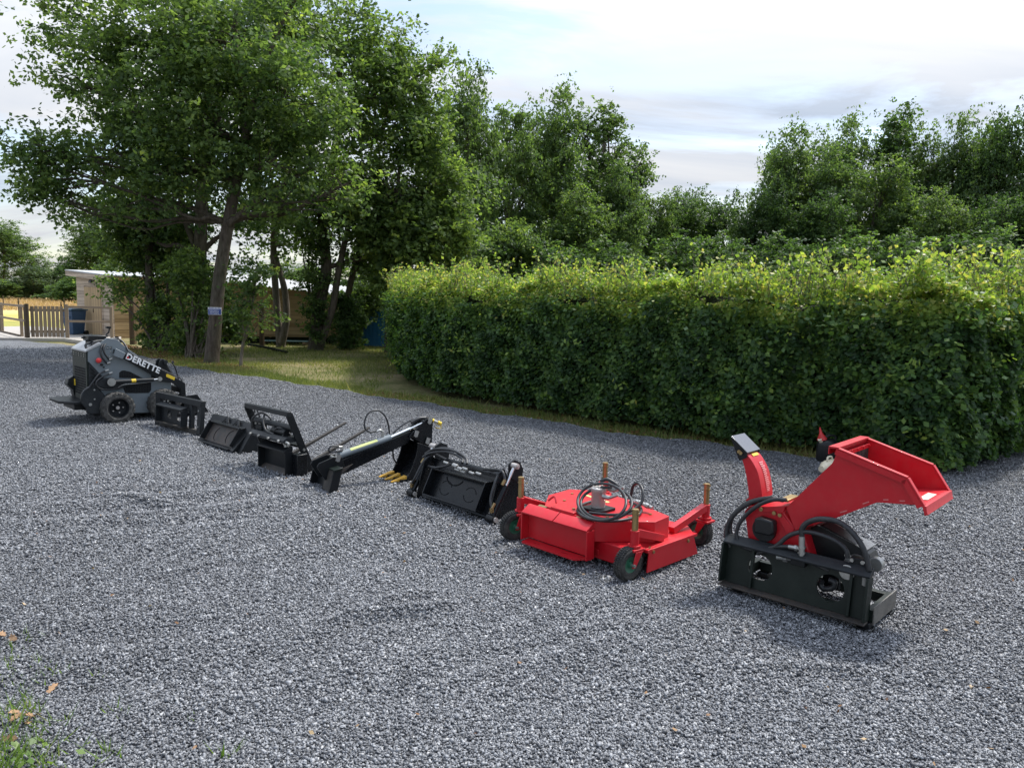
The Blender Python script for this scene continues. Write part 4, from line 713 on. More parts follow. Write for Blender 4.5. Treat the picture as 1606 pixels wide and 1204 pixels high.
letters('CE','ce_mark',BLK,ld,q3(632,285,ny-.0025),(1,-.02),.062,ext=.001,space=1.25)
a=Vector(q3(556,386,ny)); MB().lathe([(.022,0),(.022,.02),(.034,.022),(.036,.04),(.02,.05)],a,(0,-1,0),14).build('stop_button',PLRED,ld)
a=Vector(q3(588,425,ny)); m=MB().lathe([(.018,0),(.02,.03),(.012,.035)],a,(0,-1,0),12); a=Vector(q3(610,450,ny)); m.lathe([(.012,0),(.012,.015)],a,(0,-1,0),10); m.build('knob',PLBLK,ld)
# side windows
for w,nm in (([(755,550),(755,500),(775,484),(800,480),(855,492),(910,520),(975,553)],0),([(790,602),(1052,592),(1052,665),(1030,690),(812,692),(790,640)],1)):
    pg=[q(*p) for p in w]; v=MB().prism(pg,'y',ny-.004,ny+.002).build('side_vent',HOLE,ld); m=MB(); xs=[p[0] for p in pg]; zs=[p[1] for p in pg]  # black panel stands in for the shaded recess behind the mesh
    def inside(x,z):
        c=False;j=len(pg)-1
        for i in range(len(pg)):
            if (pg[i][1]>z)!=(pg[j][1]>z) and x<(pg[j][0]-pg[i][0])*(z-pg[i][1])/(pg[j][1]-pg[i][1])+pg[i][0]: c=not c
            j=i
        return c
    st=.022; X=np.arange(min(xs)+.012,max(xs),st); Zv=np.arange(min(zs)+.012,max(zs),st)
    for x in X:
        ok=[z for z in np.arange(min(zs),max(zs),.004) if inside(x,z)]
        if len(ok)>4: m.box(x-.0025,x+.0025,ny-.009,ny-.0045,ok[0]+.004,ok[-1]-.004)
    for z in Zv:
        ok=[x for x in np.arange(min(xs),max(xs),.004) if inside(x,z)]
        if len(ok)>4: m.box(ok[0]+.004,ok[-1]-.004,ny-.0105,ny-.0092,z-.0025,z+.0025)
    m.build('wire_mesh',DGREY,v)
# drive cover, cylinder lobe
m=MB(); cov=[q(*p,ny-.06) for p in ((396,745),(405,705),(430,665),(470,635),(520,598),(560,640),(630,720),(600,885),(490,893),(455,875),(452,840),(405,790))]; m.prism(cov,'y',ny-.06,ny-.004); m.build('drive_cover',DGREY,ld,.012)
m=MB(); bolts(m,[q3(*p,ny-.06) for p in ((523,662),(525,748))],.012,(0,-.008,0)); bolts(m,[q3(485,798,ny-.06)],.022,(0,-.012,0)); m.build('cover_bolts',STEEL,ld)
MB().prism([q(*p,ny-.04) for p in ((540,605),(560,575),(620,552),(690,545),(735,570),(860,615),(800,640),(700,650),(600,645),(550,632))],'y',ny-.04,ny-.003).build('cylinder_bracket',DGREY,ld,.01)
yc=ny-.075; a=Vector(q3(678,588,yc)); b=Vector(q3(1075,566,yc)); e=Vector(q3(1132,559,yc)); m=MB(); m.cyl(a+(b-a)*.06,b,.026); m.cyl(a+Vector((0,-.03,0)),a+Vector((0,.035,0)),.045); cy=m.build('lift_cylinder',DGREY,ld,smooth=40)
MB().cyl(b,e,.013).build('rod',CHROME,cy); m=MB(); m.cyl(e+Vector((0,-.025,0)),e+Vector((0,.06,0)),.03); a2=a+Vector((0,-.034,0)); m.cyl(a2,a2+Vector((0,-.012,0)),.026); m.cyl(a2+Vector((0,.008,0)),a2+Vector((0,.002,0)),.056); m.build('pin',STEEL,cy)
c=a.lerp(b,.52); MB().lathe([(.0272,-.03),(.0272,.03)],c,b-a,16).build('cylinder_label',YLAB,cy); m=MB(); m.tube([q3(740,640,ny-.03),q3(800,612,yc),q3(900,605,yc),q3(1020,592,yc),q3(1040,575,yc)],.006,n=6); m.build('steel_pipe',STEEL,cy,smooth=60)
# lift arms
arm=[(712,285),(820,330),(850,312),(1145,470),(1260,535),(1372,600),(1380,742),(1326,745),(1328,655),(1255,598),(1150,585),(1100,545),(805,375),(780,372),(705,335)]
arm_ob=None
for ya,yb in ((ny-.075,ny-.02),(fy_+.02,fy_+.075)):
    ao=MB().prism([q(*p,ny-.075) for p in arm],'y',ya,yb).build('lift_arm',BLK,ld,.004)
    if arm_ob is None: arm_ob=ao
MB().prism([q(*p,ny-.095) for p in ((705,345),(725,275),(815,320),(788,378))],'y',ny-.095,ny-.019).build('pivot_block',GREY,ld,.006)
MB().prism([q(*p,ny-.0765) for p in ((805,330),(1150,472),(1140,520),(1120,535),(808,378))],'y',ny-.0785,ny-.0755).build('name_strip',BLK2,arm_ob)
a=Vector(q3(812,367,ny-.081)); b=Vector(q3(1132,512,ny-.081)); u=(b.x-a.x,b.z-a.z); ln=math.hypot(*u)
tx=letters('DERETTE','lettering',WHT,arm_ob,a,u,.070,off=.0025,ext=.001,shear=-.10,space=1.08)
bb=[Vector(c) for c in tx.bound_box]; wd=max(v.x for v in bb)-min(v.x for v in bb); kx=u[0]/wd
tx.data.transform(Matrix.Translation(a)@Matrix.Scale(1.0,4)@Matrix.Translation(-a)); sc_=(u[0]+.02)/wd; sc_=min(sc_,1.7); tx.data.transform(Matrix.Translation(a)@Matrix.Diagonal((sc_,1,min(sc_,1.12) if False else sc_,1))@Matrix.Translation(-a))
ctr=a+Vector((u[0]/ln,0,u[1]/ln))*.026+Vector((-u[1]/ln,0,u[0]/ln))*.024; MB().cyl(ctr+Vector((0,.001,0)),ctr+Vector((0,-.0025,0)),.016,n=14).build('red_dot',REDM,arm_ob)
MB().prism([q(*p,ny-.077) for p in ((1192,520),(1205,512),(1278,545),(1268,572),(1195,540))],'y',ny-.079,ny-.0752).build('plate_label',YLAB,arm_ob)
m=MB(); a=Vector(q3(1130,500,ny-.05)); m.box(a.x-.10,a.x+.02,ny-.018,fy_+.018,a.z-.09,a.z-.01); a=Vector(q3(1350,660,ny-.05)); m.box(a.x-.03,a.x+.03,ny-.018,fy_+.018,a.z-.05,a.z+.03); m.build('cross_tube',BLK,ld,.006)
for yy in (.42,.56): MB().prism([q(*p,.35) for p in ((1130,505),(1150,395),(1175,375),(1205,385),(1215,410),(1235,560))],'y',yy,yy+.025).build('tilt_bracket',BLK,ld,.004)
m=MB(); a=Vector(q3(1200,405,.35)); a.y=.49; b=Vector(q3(1335,640,.35)); b.y=.49; m.cyl(a,a.lerp(b,.62),.028); m.cyl(a+Vector((0,-.1,0)),a+Vector((0,.12,0)),.03); tc_=m.build('tilt_cylinder',DGREY,ld,smooth=40); MB().cyl(a.lerp(b,.6),b,.014).build('rod',CHROME,tc_)
m=MB(); a=Vector(q3(1248,410,.35)); m.cyl(a,a+Vector((.02,0,.02)),.02,n=8); m.tube([a,a+Vector((.05,0,-.09)),b+Vector((.0,-.05,.08)),b+Vector((.02,-.05,0))],.010); m.tube([q3(850,318,ny-.03),q3(1000,395,ny-.02),q3(1150,470,ny-.02),q3(1240,515,ny-.02),q3(1330,560,ny+.0),q3(1345,640,ny+.1)],.009); m.build('tilt_hoses',HOSE,ld,smooth=60)
# bucket on the arms
bx0=.90; bp=[(bx0,.33),(bx0,.10),(bx0+.06,.05),(bx0+.36,.05),(bx0+.37,.062),(bx0+.07,.068),(bx0+.015,.11),(bx0+.015,.33)]
bk=MB().prism(bp,'y',.02,1.03).build('bucket',BLK,ld,.003)
m=MB(); 
for yy in (.02,1.012): MB().prism([(bx0+.016,.32),(bx0+.016,.07),(bx0+.36,.064),(bx0+.20,.33)],'y',yy+.001,yy+.017).build('cheek_plate',BLK,bk)
# platform
pl=MB(); pl.prism([(-.66,.42),(-.66,.86),(-.60,.93),(-.33,.93),(-.33,.16),(-.52,.16)],'z',.285,.325); pl.box(-.50,-.3,.25,.80,.20,.283); pl.build('foot_platform',BLK,ld,.008)
MB().prism([(-.345,.30),(-.37,.42),(-.44,.50),(-.42,.58),(-.36,.62),(-.346,.62)],'y',fy_-.06,fy_+.10).build('far_drive_cover',DGREY,ld,.01)
# wheels
def wheel_parts(par,c,R,w,dish=.5):
    t=MB(); t.lathe([(R*.60,-w*.42),(R*.72,-w*.50),(R*.90,-w*.47),(R*.955,-w*.38),(R*.97,0),(R*.955,w*.38),(R*.90,w*.47),(R*.72,w*.5),(R*.60,w*.42)],(0,0,0),(0,1,0),40,False)
    n=18
    for i in range(n):
        for sgn in (-1,1):
            a=2*math.pi*(i+.25*(sgn+1))/n; M=Matrix.Rotation(a,3,'Y'); 
            lug=[Vector((x,y,z)) for (x,y) in ((-.10*R,sgn*.0),(.06*R,sgn*.0),(.17*R,sgn*w*.50),(-.0*R,sgn*w*.50)) for z in (R*.93,R*1.0)]
            lug[4].z=R*.84; lug[6].z=R*.84; lug[5].z=R*.965; lug[7].z=R*.965; lug[4].y=lug[6].y=sgn*w*.515
            t.add([M@v for v in lug],[(0,2,6,4)[::-1] and (0,4,6,2)[::-1],(1,3,5,7) and (1,3,7,5)[::1] and (1,5,7,3),(0,1,3,2),(2,3,5,4) and (2,3,7,6)and(2,3,5,4),(4,5,7,6),(6,7,1,0)][2:])
            t.add([M@v for v in (lug[1],lug[3],lug[5],lug[7])],[(0,1,2,3)])
    wo=t.build('tyre',RUBD,None,smooth=30)
    r=MB(); r.lathe([(R*.62,-w*.44),(R*.60,-w*.46),(R*.56,-w*.40),(R*.50,-w*.10),(R*.22,-w*.06),(R*.17,-w*.16),(R*.0,-w*.18)],(0,0,0),(0,1,0),32,False); r.lathe([(R*.61,w*.44),(R*.5,w*.3),(0,w*.3)],(0,0,0),(0,1,0),24,False); ro=r.build('rim',BLK,None,smooth=30)
    h=MB()
    for i in range(5): a=i*1.2566; h.cyl((R*.33*math.cos(a),-w*.07,R*.33*math.sin(a)),(R*.33*math.cos(a),-w*.15,R*.33*math.sin(a)),R*.045,n=6)
    h.cyl((0,-w*.17,0),(0,-w*.2,0),R*.11,n=14); ho=h.build('wheel_nuts',ALU,None)
    wl=bpy.data.objects.new('wheel',None); COL.objects.link(wl); wl.parent=par; wl.location=c
    for o_ in (wo,ro,ho): o_.parent=wl
    return wl
R_=.222; w0=wheel_parts(ld,(.0,.095,R_-.006),R_,.19)
for i,c in enumerate(((.64,.095,R_-.006),(.0,.955,R_-.006),(.64,.955,R_-.006))):
    k=copy_tree(w0,ld); k.location=c; k.rotation_euler=(0,random.uniform(0,6),0) if i==0 else (0,0,math.pi)
m=MB(); m.cyl((.0,.1,R_),(.0,.95,R_),.035); m.cyl((.64,.1,R_),(.64,.95,R_),.035); m.box(-.1,.72,ny+.03,fy_-.03,.10,.16); m.build('axles',BLK,ld)
# ------------------------------------------------------------------ fork carriage frame (attachment 1)
fr=Fr(gp(310,684),-41); TL=math.radians(4)
at_=frt(fr,'carriage_frame','low black open carriage frame with a pocket plate beside the loader front wheel','loader attachment')
Rx=Matrix.Rotation(-TL,3,'X')   # leans away
def lean(m): return m.xf(Rx)
x0,x1=-1.24,.05; Hc=.385
for a_,b_ in ((x0,x0+.12),(x1-.09,x1)): m=MB(); m.box(a_,b_,-.0,.06,-.01,Hc); lean(m).build('post',DGREY,at_,.004)
m=MB(); m.box(x0-.0,x1+.0,-.004,.066,Hc-.002,Hc+.075); lean(m).build('top_rail',DGREY,at_,.005)
m=MB(); m.box(x0+.132,x1-.092,.0,.06,-.01,.075); lean(m).build('bottom_rail',DUSTY,at_,.004)
m=MB(); m.box(-.265,-.20,.005,.055,.077,Hc-.004); lean(m).build('upright',DGREY,at_,.003)
pxa,pxb=-1.0,-.285; pz0,pz1=.09,.315
m=MB(); m.plate([(pxa,pz0),(pxb,pz0),(pxb,pz1),(pxa,pz1)],[circ(pxa+.24,.2,.062),circ(pxb-.20,.2,.062)],'y',-.02,-.008); pp=lean(m).build('mount_plate',DGREY,at_)
m=MB(); m.prism([(-.11,pz1+.0),(-.022,pz1+.03),(-.008,pz1+.03),(-.008,pz1+.005),(-.11,pz1-.014)],'x',pxa-.01,pxb+.01); lean(m).build('top_flange',DGREY,at_,.002)
for x_ in (pxa-.012,pxb): m=MB(); m.box(x_,x_+.012,-.10,-.008,pz0,pz1-.01); lean(m).build('side_flange',DGREY,at_,.002)
m=MB(); m.box(pxa-.012,pxb+.012,-.09,-.0,pz0-.016,pz0-.002); lean(m).build('bottom_flange',DUSTY,at_,.002)
MB().cyl((pxa+.24,.03,.2),(pxa+.24,.20,.19),.05).build('pivot_boss',DGREY,at_); m=MB(); m.box(-.28,-.16,.03,.30,.0,.05); m.box(x0,x0+.12,.07,.30,.0,.05); m.box(x1-.12,x1+.0,.07,.20,.0,.06); m.build('feet',DUSTY,at_,.004)
m=MB(); m.cyl((-.9,.02,Hc-.03),(-.9,.02,Hc+.0),.012,n=6); m.cyl((-.92,-.012,.36),(-.92,-.03,.36),.012,n=6); bolts(m,[(x1-.045,0,.33),(x1-.045,0,.12)],.012,(0,-.01,0)); lean(m).build('bolts',STEEL,at_)
# ------------------------------------------------------------------ dirt bucket (attachment 2)
fr=Fr(gp(374,712),-44); at_=frt(fr,'loader_bucket','plain black dirt bucket with two small hooks and a rusty pocket on its back','loader attachment')
LB=.0; W=1.12; x0,x1=-1.09,.03
Rb=Matrix.Rotation(math.radians(-33),3,'X')
prof=[(0,0),(0,.38),(.02,.40),(.05,.40),(.05,.385),(.022,.375),(.015,.03),(.05,.010),(.40,-.10),(.43,-.115),(.42,-.125),(.05,-.012)]
m=MB(); m.prism([( y,z) for y,z in prof],'x',x0,x1); bd=m.xf(Rb).build('shell',BLK,at_,.004)
m=MB(); ck=[(.016,.388),(.016,.02),(.05,.0),(.42,-.118),(.40,-.02),(.22,.33),(.16,.395),(.09,.405)]
for a in (x0-.002,x1-.012): MB().prism(ck,'x',a,a+.014).xf(Rb).build('cheek_plate',BLK,bd,.002)
a,b=-.93,-.16; z0,z1=.045,.285
m=MB(); m.box(a,b,-.008,-.001,z0,z1); m.xf(Rb).build('pocket_plate',RUST,at_)
m=MB(); m.prism([(-.06,z1-.012),(-.002,z1+.035),(-.002,z1+.018),(-.05,z1-.02)],'x',a-.012,b+.012); m.box(a-.012,a,-.075,-.002,z0,z1); m.box(b,b+.012,-.075,-.002,z0,z1); m.prism([(-.002,z0-.015),(-.07,z0-.05),(-.07,z0-.036),(-.002,z0-.0)],'x',a-.012,b+.012); m.prism([(-.002,0),(-.05,0),(-.002,.25)],'x',b+.012,b+.10); m.xf(Rb).build('pocket_flanges',BLK,at_,.002)
for xc in (a+.28,a+.56):
    m=MB(); m.prism([(xc-.075,.31),(xc+.075,.31),(xc,.385)],'y',-.004,-.001); t_=[(xc-.075,.315),(xc,.388)]; m.beam((xc-.075,-.02,.308),(xc,-.03,.385),.03,.008,up=(0,1,0)); m.beam((xc+.075,-.02,.308),(xc,-.03,.385),.03,.008,up=(0,1,0)); m.xf(Rb).build('hook',BLK,at_)
m=MB()
for cx_,s0 in ((a+.26,2.0),(b-.20,1.6)):
    pts=[(cx_+.085*math.cos(t),-.010,.155+.085*math.sin(t)) for t in np.linspace(s0,s0+2.6,14)]; m.tube(pts,.004,n=5,step=1)
m.xf(Rb).build('cut_rings',HOLE,at_)
# ------------------------------------------------------------------ fork with guard (attachment 3)
fr=Fr(gp(452,744),-43); at_=frt(fr,'manure_fork','black fork with a tall leaning guard frame and two tines pointing up','loader attachment')
PXA,PXB=-.47,.06
m=MB(); m.box(PXA,PXB,.0,.012,.02,.25); m.build('mount_plate',BLK,at_); m=MB(); m.prism([(-.085,.262),(-.0,.305),(.012,.305),(.012,.255),(-.085,.246)],'x',PXA-.012,PXB+.012); m.box(PXA-.012,PXA,-.075,.012,.01,.25); m.box(PXB,PXB+.012,-.075,.012,.01,.25); m.build('flanges',BLK,at_,.002)
MB().prism([(-.07,.0),(.0,.055),(.012,.055),(.012,.0)],'x',PXA,PXB-.001).build('toe_plate',RUST,at_,.002)
MB().box(PXB+.014,PXB+.12,.0,.12,.0,.23).build('side_box',BLK2,at_,.006)
gl,gr_=-.78,.075; yb,zb_,yt,ztp=.24,.0,-.03,.64
def gpt(x,t): return Vector((x,yb+(yt-yb)*t,zb_+(ztp-zb_)*t))
m=MB(); up=(0,ztp,yb-yt); pass
for x_ in (gl,gr_): MB().beam(gpt(x_,.0),gpt(x_,1.0),.022,.075,up=(0,1,.4)).build('guard_post',BLK,at_,.003)
MB().beam(gpt(gl-.012,1.0),gpt(gr_+.012,1.0),.05,.05).build('top_bar',DGREY,at_,.004)
MB().cyl(gpt(gl+.012,.76),gpt(gr_-.012,.76),.032,n=14).build('round_bar',DGREY,at_)
m=MB(); m.beam(gpt(gl+.012,.46),gpt(gr_-.012,.46),.09,.02); m.build('cross_bar',BLK,at_,.002)
m=MB(); m.prism([(-.09,.345),(.10,.345),(.10,.40),(-.05,.40),(-.09,.37)],'x',gl+.16,.065); m.build('lower_beam',DGREY,at_,.003)
m=MB(); bolts(m,[(x,-.088,.365) for x in (-.59,-.42,-.22,-.02)],.013,(0,-.02,-.004)); bolts(m,[tuple(gpt(gr_+.011,t)) for t in (.32,.40)],.014,(.012,0,0)); bolts(m,[tuple(gpt(gl+.011,t)) for t in (.78,.68)],.012,(.012,0,0)); m.tube([(.04,-.05,.30),(.035,-.06,.34),(.07,-.06,.355),(.10,-.05,.34),(.09,-.05,.315)],.013); m.build('bolts',STEEL,at_)
m=MB(); m.tube([(-.70,-.02,.40),(-.62,-.05,.52),(-.50,-.02,.585),(-.42,.02,.56),(-.38,.05,.49)],.011); m.tube([(-.46,.0,.57),(-.42,-.04,.50),(-.34,-.05,.42),(-.20,-.04,.40)],.011); m.tube([(-.70,.02,.56),(-.73,.02,.64),(-.66,.02,.60),(-.64,.05,.50)],.009); m.tube([(-.26,-.02,.40),(-.16,-.02,.47),(-.06,.03,.44),(-.02,.05,.40)],.010); m.build('hoses',HOSE,at_,smooth=60)
m=MB(); m.prism([(-.04,.40),(.06,.40),(.09,.52),(.06,.52)],'x',-.30,-.275); m.prism([(-.04,.40),(.06,.40),(.09,.5),(.06,.5)],'x',-.06,-.035); m.cyl((-.30,.0,.43),(-.03,.0,.43),.03); m.box(-.62,-.50,-.02,.05,.402,.45); m.build('clamp_cylinder',BLK,at_,.003)
for x in (-.45,.0):
    MB().add([Vector(p) for p in ((x-.02,.10,.0),(x+.02,.10,.0),(x+.02,.10,.045),(x-.02,.10,.045),(x-.018,1.02,.37),(x+.018,1.02,.37),(x+.018,1.02,.392),(x-.018,1.02,.392))],[(0,1,2,3),(4,7,6,5),(0,4,5,1),(1,5,6,2),(2,6,7,3),(3,7,4,0)]).build('tine',DUSTY,at_,.004)
# ------------------------------------------------------------------ digger arm (attachment 4)
fr=Fr(gp(527,773),37); at_=frt(fr,'digger_arm','black backhoe digger arm with a narrow bucket of three yellow teeth and grey ram','loader attachment')
YA_=.20
def d2(x,y,yl=YA_-.045): return fr.y(Z4(x,y),yl)
def d3(x,y,yl=YA_): return fr.y3(Z4(x,y),yl)
# mount plate: perpendicular to the arm
m=MB(); Rl=Matrix.Rotation(math.radians(14),3,'Y')
m.box(.0,.012,.03,.46,.0,.235); m.xf(Rl).build('mount_plate',BLK,at_,.002)
for y in (.0,.16,.46): MB().prism([(-.07,-.005),(.012,-.005),(.012,.25),(-.07,.21)],'y',y,y+.016).xf(Rl).build('side_flange',BLK,at_,.003)
m=MB(); m.box(-.075,.012,-.01,.175,.212,.228,Matrix.Rotation(math.radians(-24),3,'Y')); m.box(-.075,.012,.36,.49,.212,.228,Matrix.Rotation(math.radians(-24),3,'Y')); m.xf(Rl).build('top_flange',GRN,at_,.002)
m=MB(); m.box(-.07,-.055,.018,.158,.0,.20); m.xf(Rl).build('face_plate',DUSTY,at_,.002)
for y in (YA_-.085,YA_+.07): MB().prism([d2(*p) for p in ((575,560),(590,530),(700,480),(770,480),(798,560),(800,590),(720,650),(640,660))],'y',y,y+.016).build('pivot_ear',BLK,at_,.004)
MB().prism([d2(*p,YA_-.10) for p in ((700,620),(872,540),(740,660))],'y',YA_-.10,YA_-.088).build('gusset',RUST,at_)
boom=[(742,505),(790,500),(1345,285),(1440,180),(1490,190),(1490,402),(1465,400),(1380,350),(1330,330),(1285,385),(830,612),(740,650),(700,620)]
MB().prism([d2(*p,YA_-.05) for p in ((700,560),(790,508),(1320,300),(1350,290),(1310,375),(830,605),(740,640))],'y',YA_-.05,YA_+.05).build('boom',BLK2,at_,.006)
MB().prism([d2(*p,YA_-.051) for p in ((800,530),(1325,308),(1335,285),(1325,283),(800,505))],'y',YA_-.056,YA_-.0505).build('boom_edge',BLK2,at_)
for y in (YA_-.075,YA_+.057):
    MB().prism([d2(*p,YA_-.07) for p in ((1310,330),(1330,300),(1420,215),(1455,180),(1490,180),(1500,205),(1490,402),(1440,395),(1350,340))],'y',y,y+.018).build('elbow_plate',BLK2,at_,.004)
m=MB()
for p in ((755,508),(1370,315),(1460,370),(1478,212)):
    a=Vector(d3(*p,YA_-.09)); a.y=YA_-.09; m.cyl(a,a+Vector((0,.18,0)),.020); m.box(a.x-.022,a.x+.022,a.y-.006,a.y-.001,a.z-.012,a.z+.05,rotm('Y',20))
m.build('pins',STEEL,at_,smooth=40)
a=Vector(d3(775,468)); b=Vector(d3(1165,332)); e=Vector(d3(1450,205)); m=MB(); m.cyl(a,b,.036,n=20); m.cyl(a-(b-a)*.03,a+(b-a)*.02,.04); rm=m.build('ram',GREY,at_,smooth=40)
MB().cyl(b,e,.018).build('rod',CHROME,rm)
dr_=(b-a).normalized(); m=MB(); arc=[Vector((0,math.sin(t),math.cos(t))) for t in np.linspace(-1.1,-.2,8)]; 
vs=[a.lerp(b,f)+Vector((-dr_.z*v.z,v.y,v.z*dr_.x))*.0368 for f in (.18,.72) for v in arc]; m.add(vs,[(i,i+1,9+i,8+i) for i in range(7)]); m.build('ram_label',LIME,rm,smooth=60)
m=MB(); c=a.lerp(b,.84)+Vector((0,0,.03)); m.cyl(c,c+Vector((0,0,.06)),.014,n=8); m.tube([c+Vector((0,0,.055)),c+Vector((-.03,0,.075)),c+Vector((-.07,0,.06))],.013); c2=a.lerp(b,.02)+Vector((0,0,.03)); m.cyl(c2,c2+Vector((0,0,.05)),.014,n=8); m.tube([c2+Vector((0,0,.045)),c2+Vector((-.06,-.0,.05))],.012); m.build('fittings',STEEL,at_,smooth=50)
m=MB(); m.tube([d3(*p,YA_+.03*i/8) for i,p in enumerate(((1060,280),(1010,290),(970,265),(962,210),(985,150),(1030,120),(1080,122),(1125,165),(1150,230),(1160,300),(1185,440),(1190,490),(1218,540)))],.009); m.tube([d3(*p,YA_+.04) for p in ((1185,300),(1240,250),(1310,205),(1390,175),(1450,172),(1480,185))],.009); m.tube([d3(*p,YA_-.02) for p in ((760,400),(700,400),(680,430),(710,448),(760,438),(790,430))],.009); m.tube([d3(*p,YA_) for p in ((1330,215),(1390,182),(1440,178))],.02); m.build('hoses',HOSE,at_,smooth=60)
a=Vector(d3(1480,190)); b=Vector(d3(1562,222)); m=MB(); m.cyl(a.lerp(b,.3),a.lerp(b,.68),.016,n=10); m.build('coupler',STEEL,at_); m=MB(); m.cyl(a.lerp(b,.68),b,.021,n=12); m.cyl(a,a.lerp(b,.28),.022,n=12); m.tube([b,b+Vector((.0,0,-.05)),a.lerp(b,.5)+Vector((0,0,-.06))],.004,n=5); m.build('dust_cap',YLAB,at_)
# digging bucket
yn,yf=.03,.37
bo=[(1310,378),(1388,375),(1480,410),(1490,470),(1470,530),(1420,600),(1370,650),(1330,682),(1285,680)]
outer=[d2(*p,yn) for p in ((1385,372),(1478,405),(1488,440),(1478,500),(1440,575),(1385,640),(1335,680))]; mouth=[d2(*p,yn) for p in ((1290,672),(1335,580),(1370,480),(1382,420))]
m=MB(); 
for y in (yn,yf-.014): m.prism(outer+mouth,'y',y,y+.014)
bk=m.build('bucket',BLK2,at_,.003); k=len(outer); m=MB()
inn=[(x-.014*(1 if i<3 else .8),z+.012) for i,(x,z) in enumerate(outer)]; m.prism(outer+inn[::-1],'y',yn+.015,yf-.015); m.build('back_wrap',BLK2,bk)
m=MB(); L0=outer[-1]; m.prism([L0,(L0[0]-.02,L0[1]+.03),(L0[0]-.13,L0[1]+.035),(L0[0]-.13,L0[1]+.015)],'y',yn+.0,yf-.0); m.build('lip',BLK,bk)
for yy in (yn+.012,(yn+yf)/2-.028,yf-.07):
    MB().add([Vector(p) for p in ((L0[0]-.05,yy,L0[1]+.015),(L0[0]-.05,yy+.06,L0[1]+.015),(L0[0]-.05,yy+.06,L0[1]+.065),(L0[0]-.05,yy,L0[1]+.065),(L0[0]-.215,yy+.014,L0[1]+.012),(L0[0]-.215,yy+.044,L0[1]+.012),(L0[0]-.215,yy+.044,L0[1]+.022),(L0[0]-.215,yy+.014,L0[1]+.022))],[(0,1,2,3),(4,7,6,5),(0,4,5,1),(1,5,6,2),(2,6,7,3),(3,7,4,0)]).build('tooth',YEL,bk,.004)
# ------------------------------------------------------------------ four in one bucket (attachment 5)
fr=Fr(gp(770,820),-46); at_=frt(fr,'clamshell_bucket','glossy black clamshell bucket with side rams and hoses over its back','loader attachment')
x0,x1=-1.03,-.02; Rb=Matrix.Rotation(math.radians(-27),3,'X')
m=MB(); m.box(x0+.06,x1-.06,.0,.012,.03,.40); m.build if 0 else None; bd=m.xf(Rb).build('back_plate',BLK2,at_,.002)
a,b=x0+.17,x1-.13; z0,z1=.06,.30
m=MB(); m.box(a,b,-.012,-.002,z0,z1); m.xf(Rb).build('pocket_plate',BLK2,at_)
m=MB(); m.prism([(-.09,z1+.0),(-.002,z1+.045),(-.002,z1+.03),(-.08,z1-.012)],'x',a-.014,b+.014); m.box(a-.014,a,-.09,-.002,z0,z1-.003); m.box(b,b+.014,-.09,-.002,z0,z1-.003); m.box(a-.014,b+.014,-.085,-.002,z0-.016,z0-.002); m.xf(Rb).build('pocket_flanges',BLK2,at_,.002)
m=MB()
for cx_ in (a+.18,b-.20):
    for s0 in (.3,3.4): m.tube([(cx_+.075*math.cos(t),-.0135,.17+.065*math.sin(t)) for t in np.linspace(s0,s0+2.3,14)],.003,n=5,step=1)
m.tube([((a+b)/2-.1+.12*math.cos(t),-.0135,.30+.09*math.sin(t)) for t in np.linspace(3.5,5.9,14)],.006,n=5,step=1); m.xf(Rb).build('cut_rings',HOLE,at_)
m=MB(); m.box(x0-.01,x1+.01,.0,.13,.37,.41); m.cyl((x0+.05,.10,.415),(x1-.05,.10,.415),.035); m.xf(Rb).build('top_beam',BLK2,at_,.004)
MB().prism([(.02,.0),(.10,-.02),(.46,.02),(.47,.03),(.12,.0),(.05,.02)],'x',x0+.03,x1-.03).build('floor_plate',BLK,at_,.003)
for xs in (x0,x1-.016):
    s=MB().prism([(.0,.0),(.38,.02),(.42,.12),(.40,.26),(.36,.33),(.28,.29),(.20,.35),(.16,.44),(.10,.40),(.04,.20)],'x',xs,xs+.016).build('side_jaw',BLK2,at_,.003)
    MB().prism([(.20,.36),(.30,.30),(.36,.34),(.37,.40),(.33,.47),(.26,.50),(.20,.47)],'x',xs+.018,xs+.034).build('hinge_ear',BLK,s,.003)
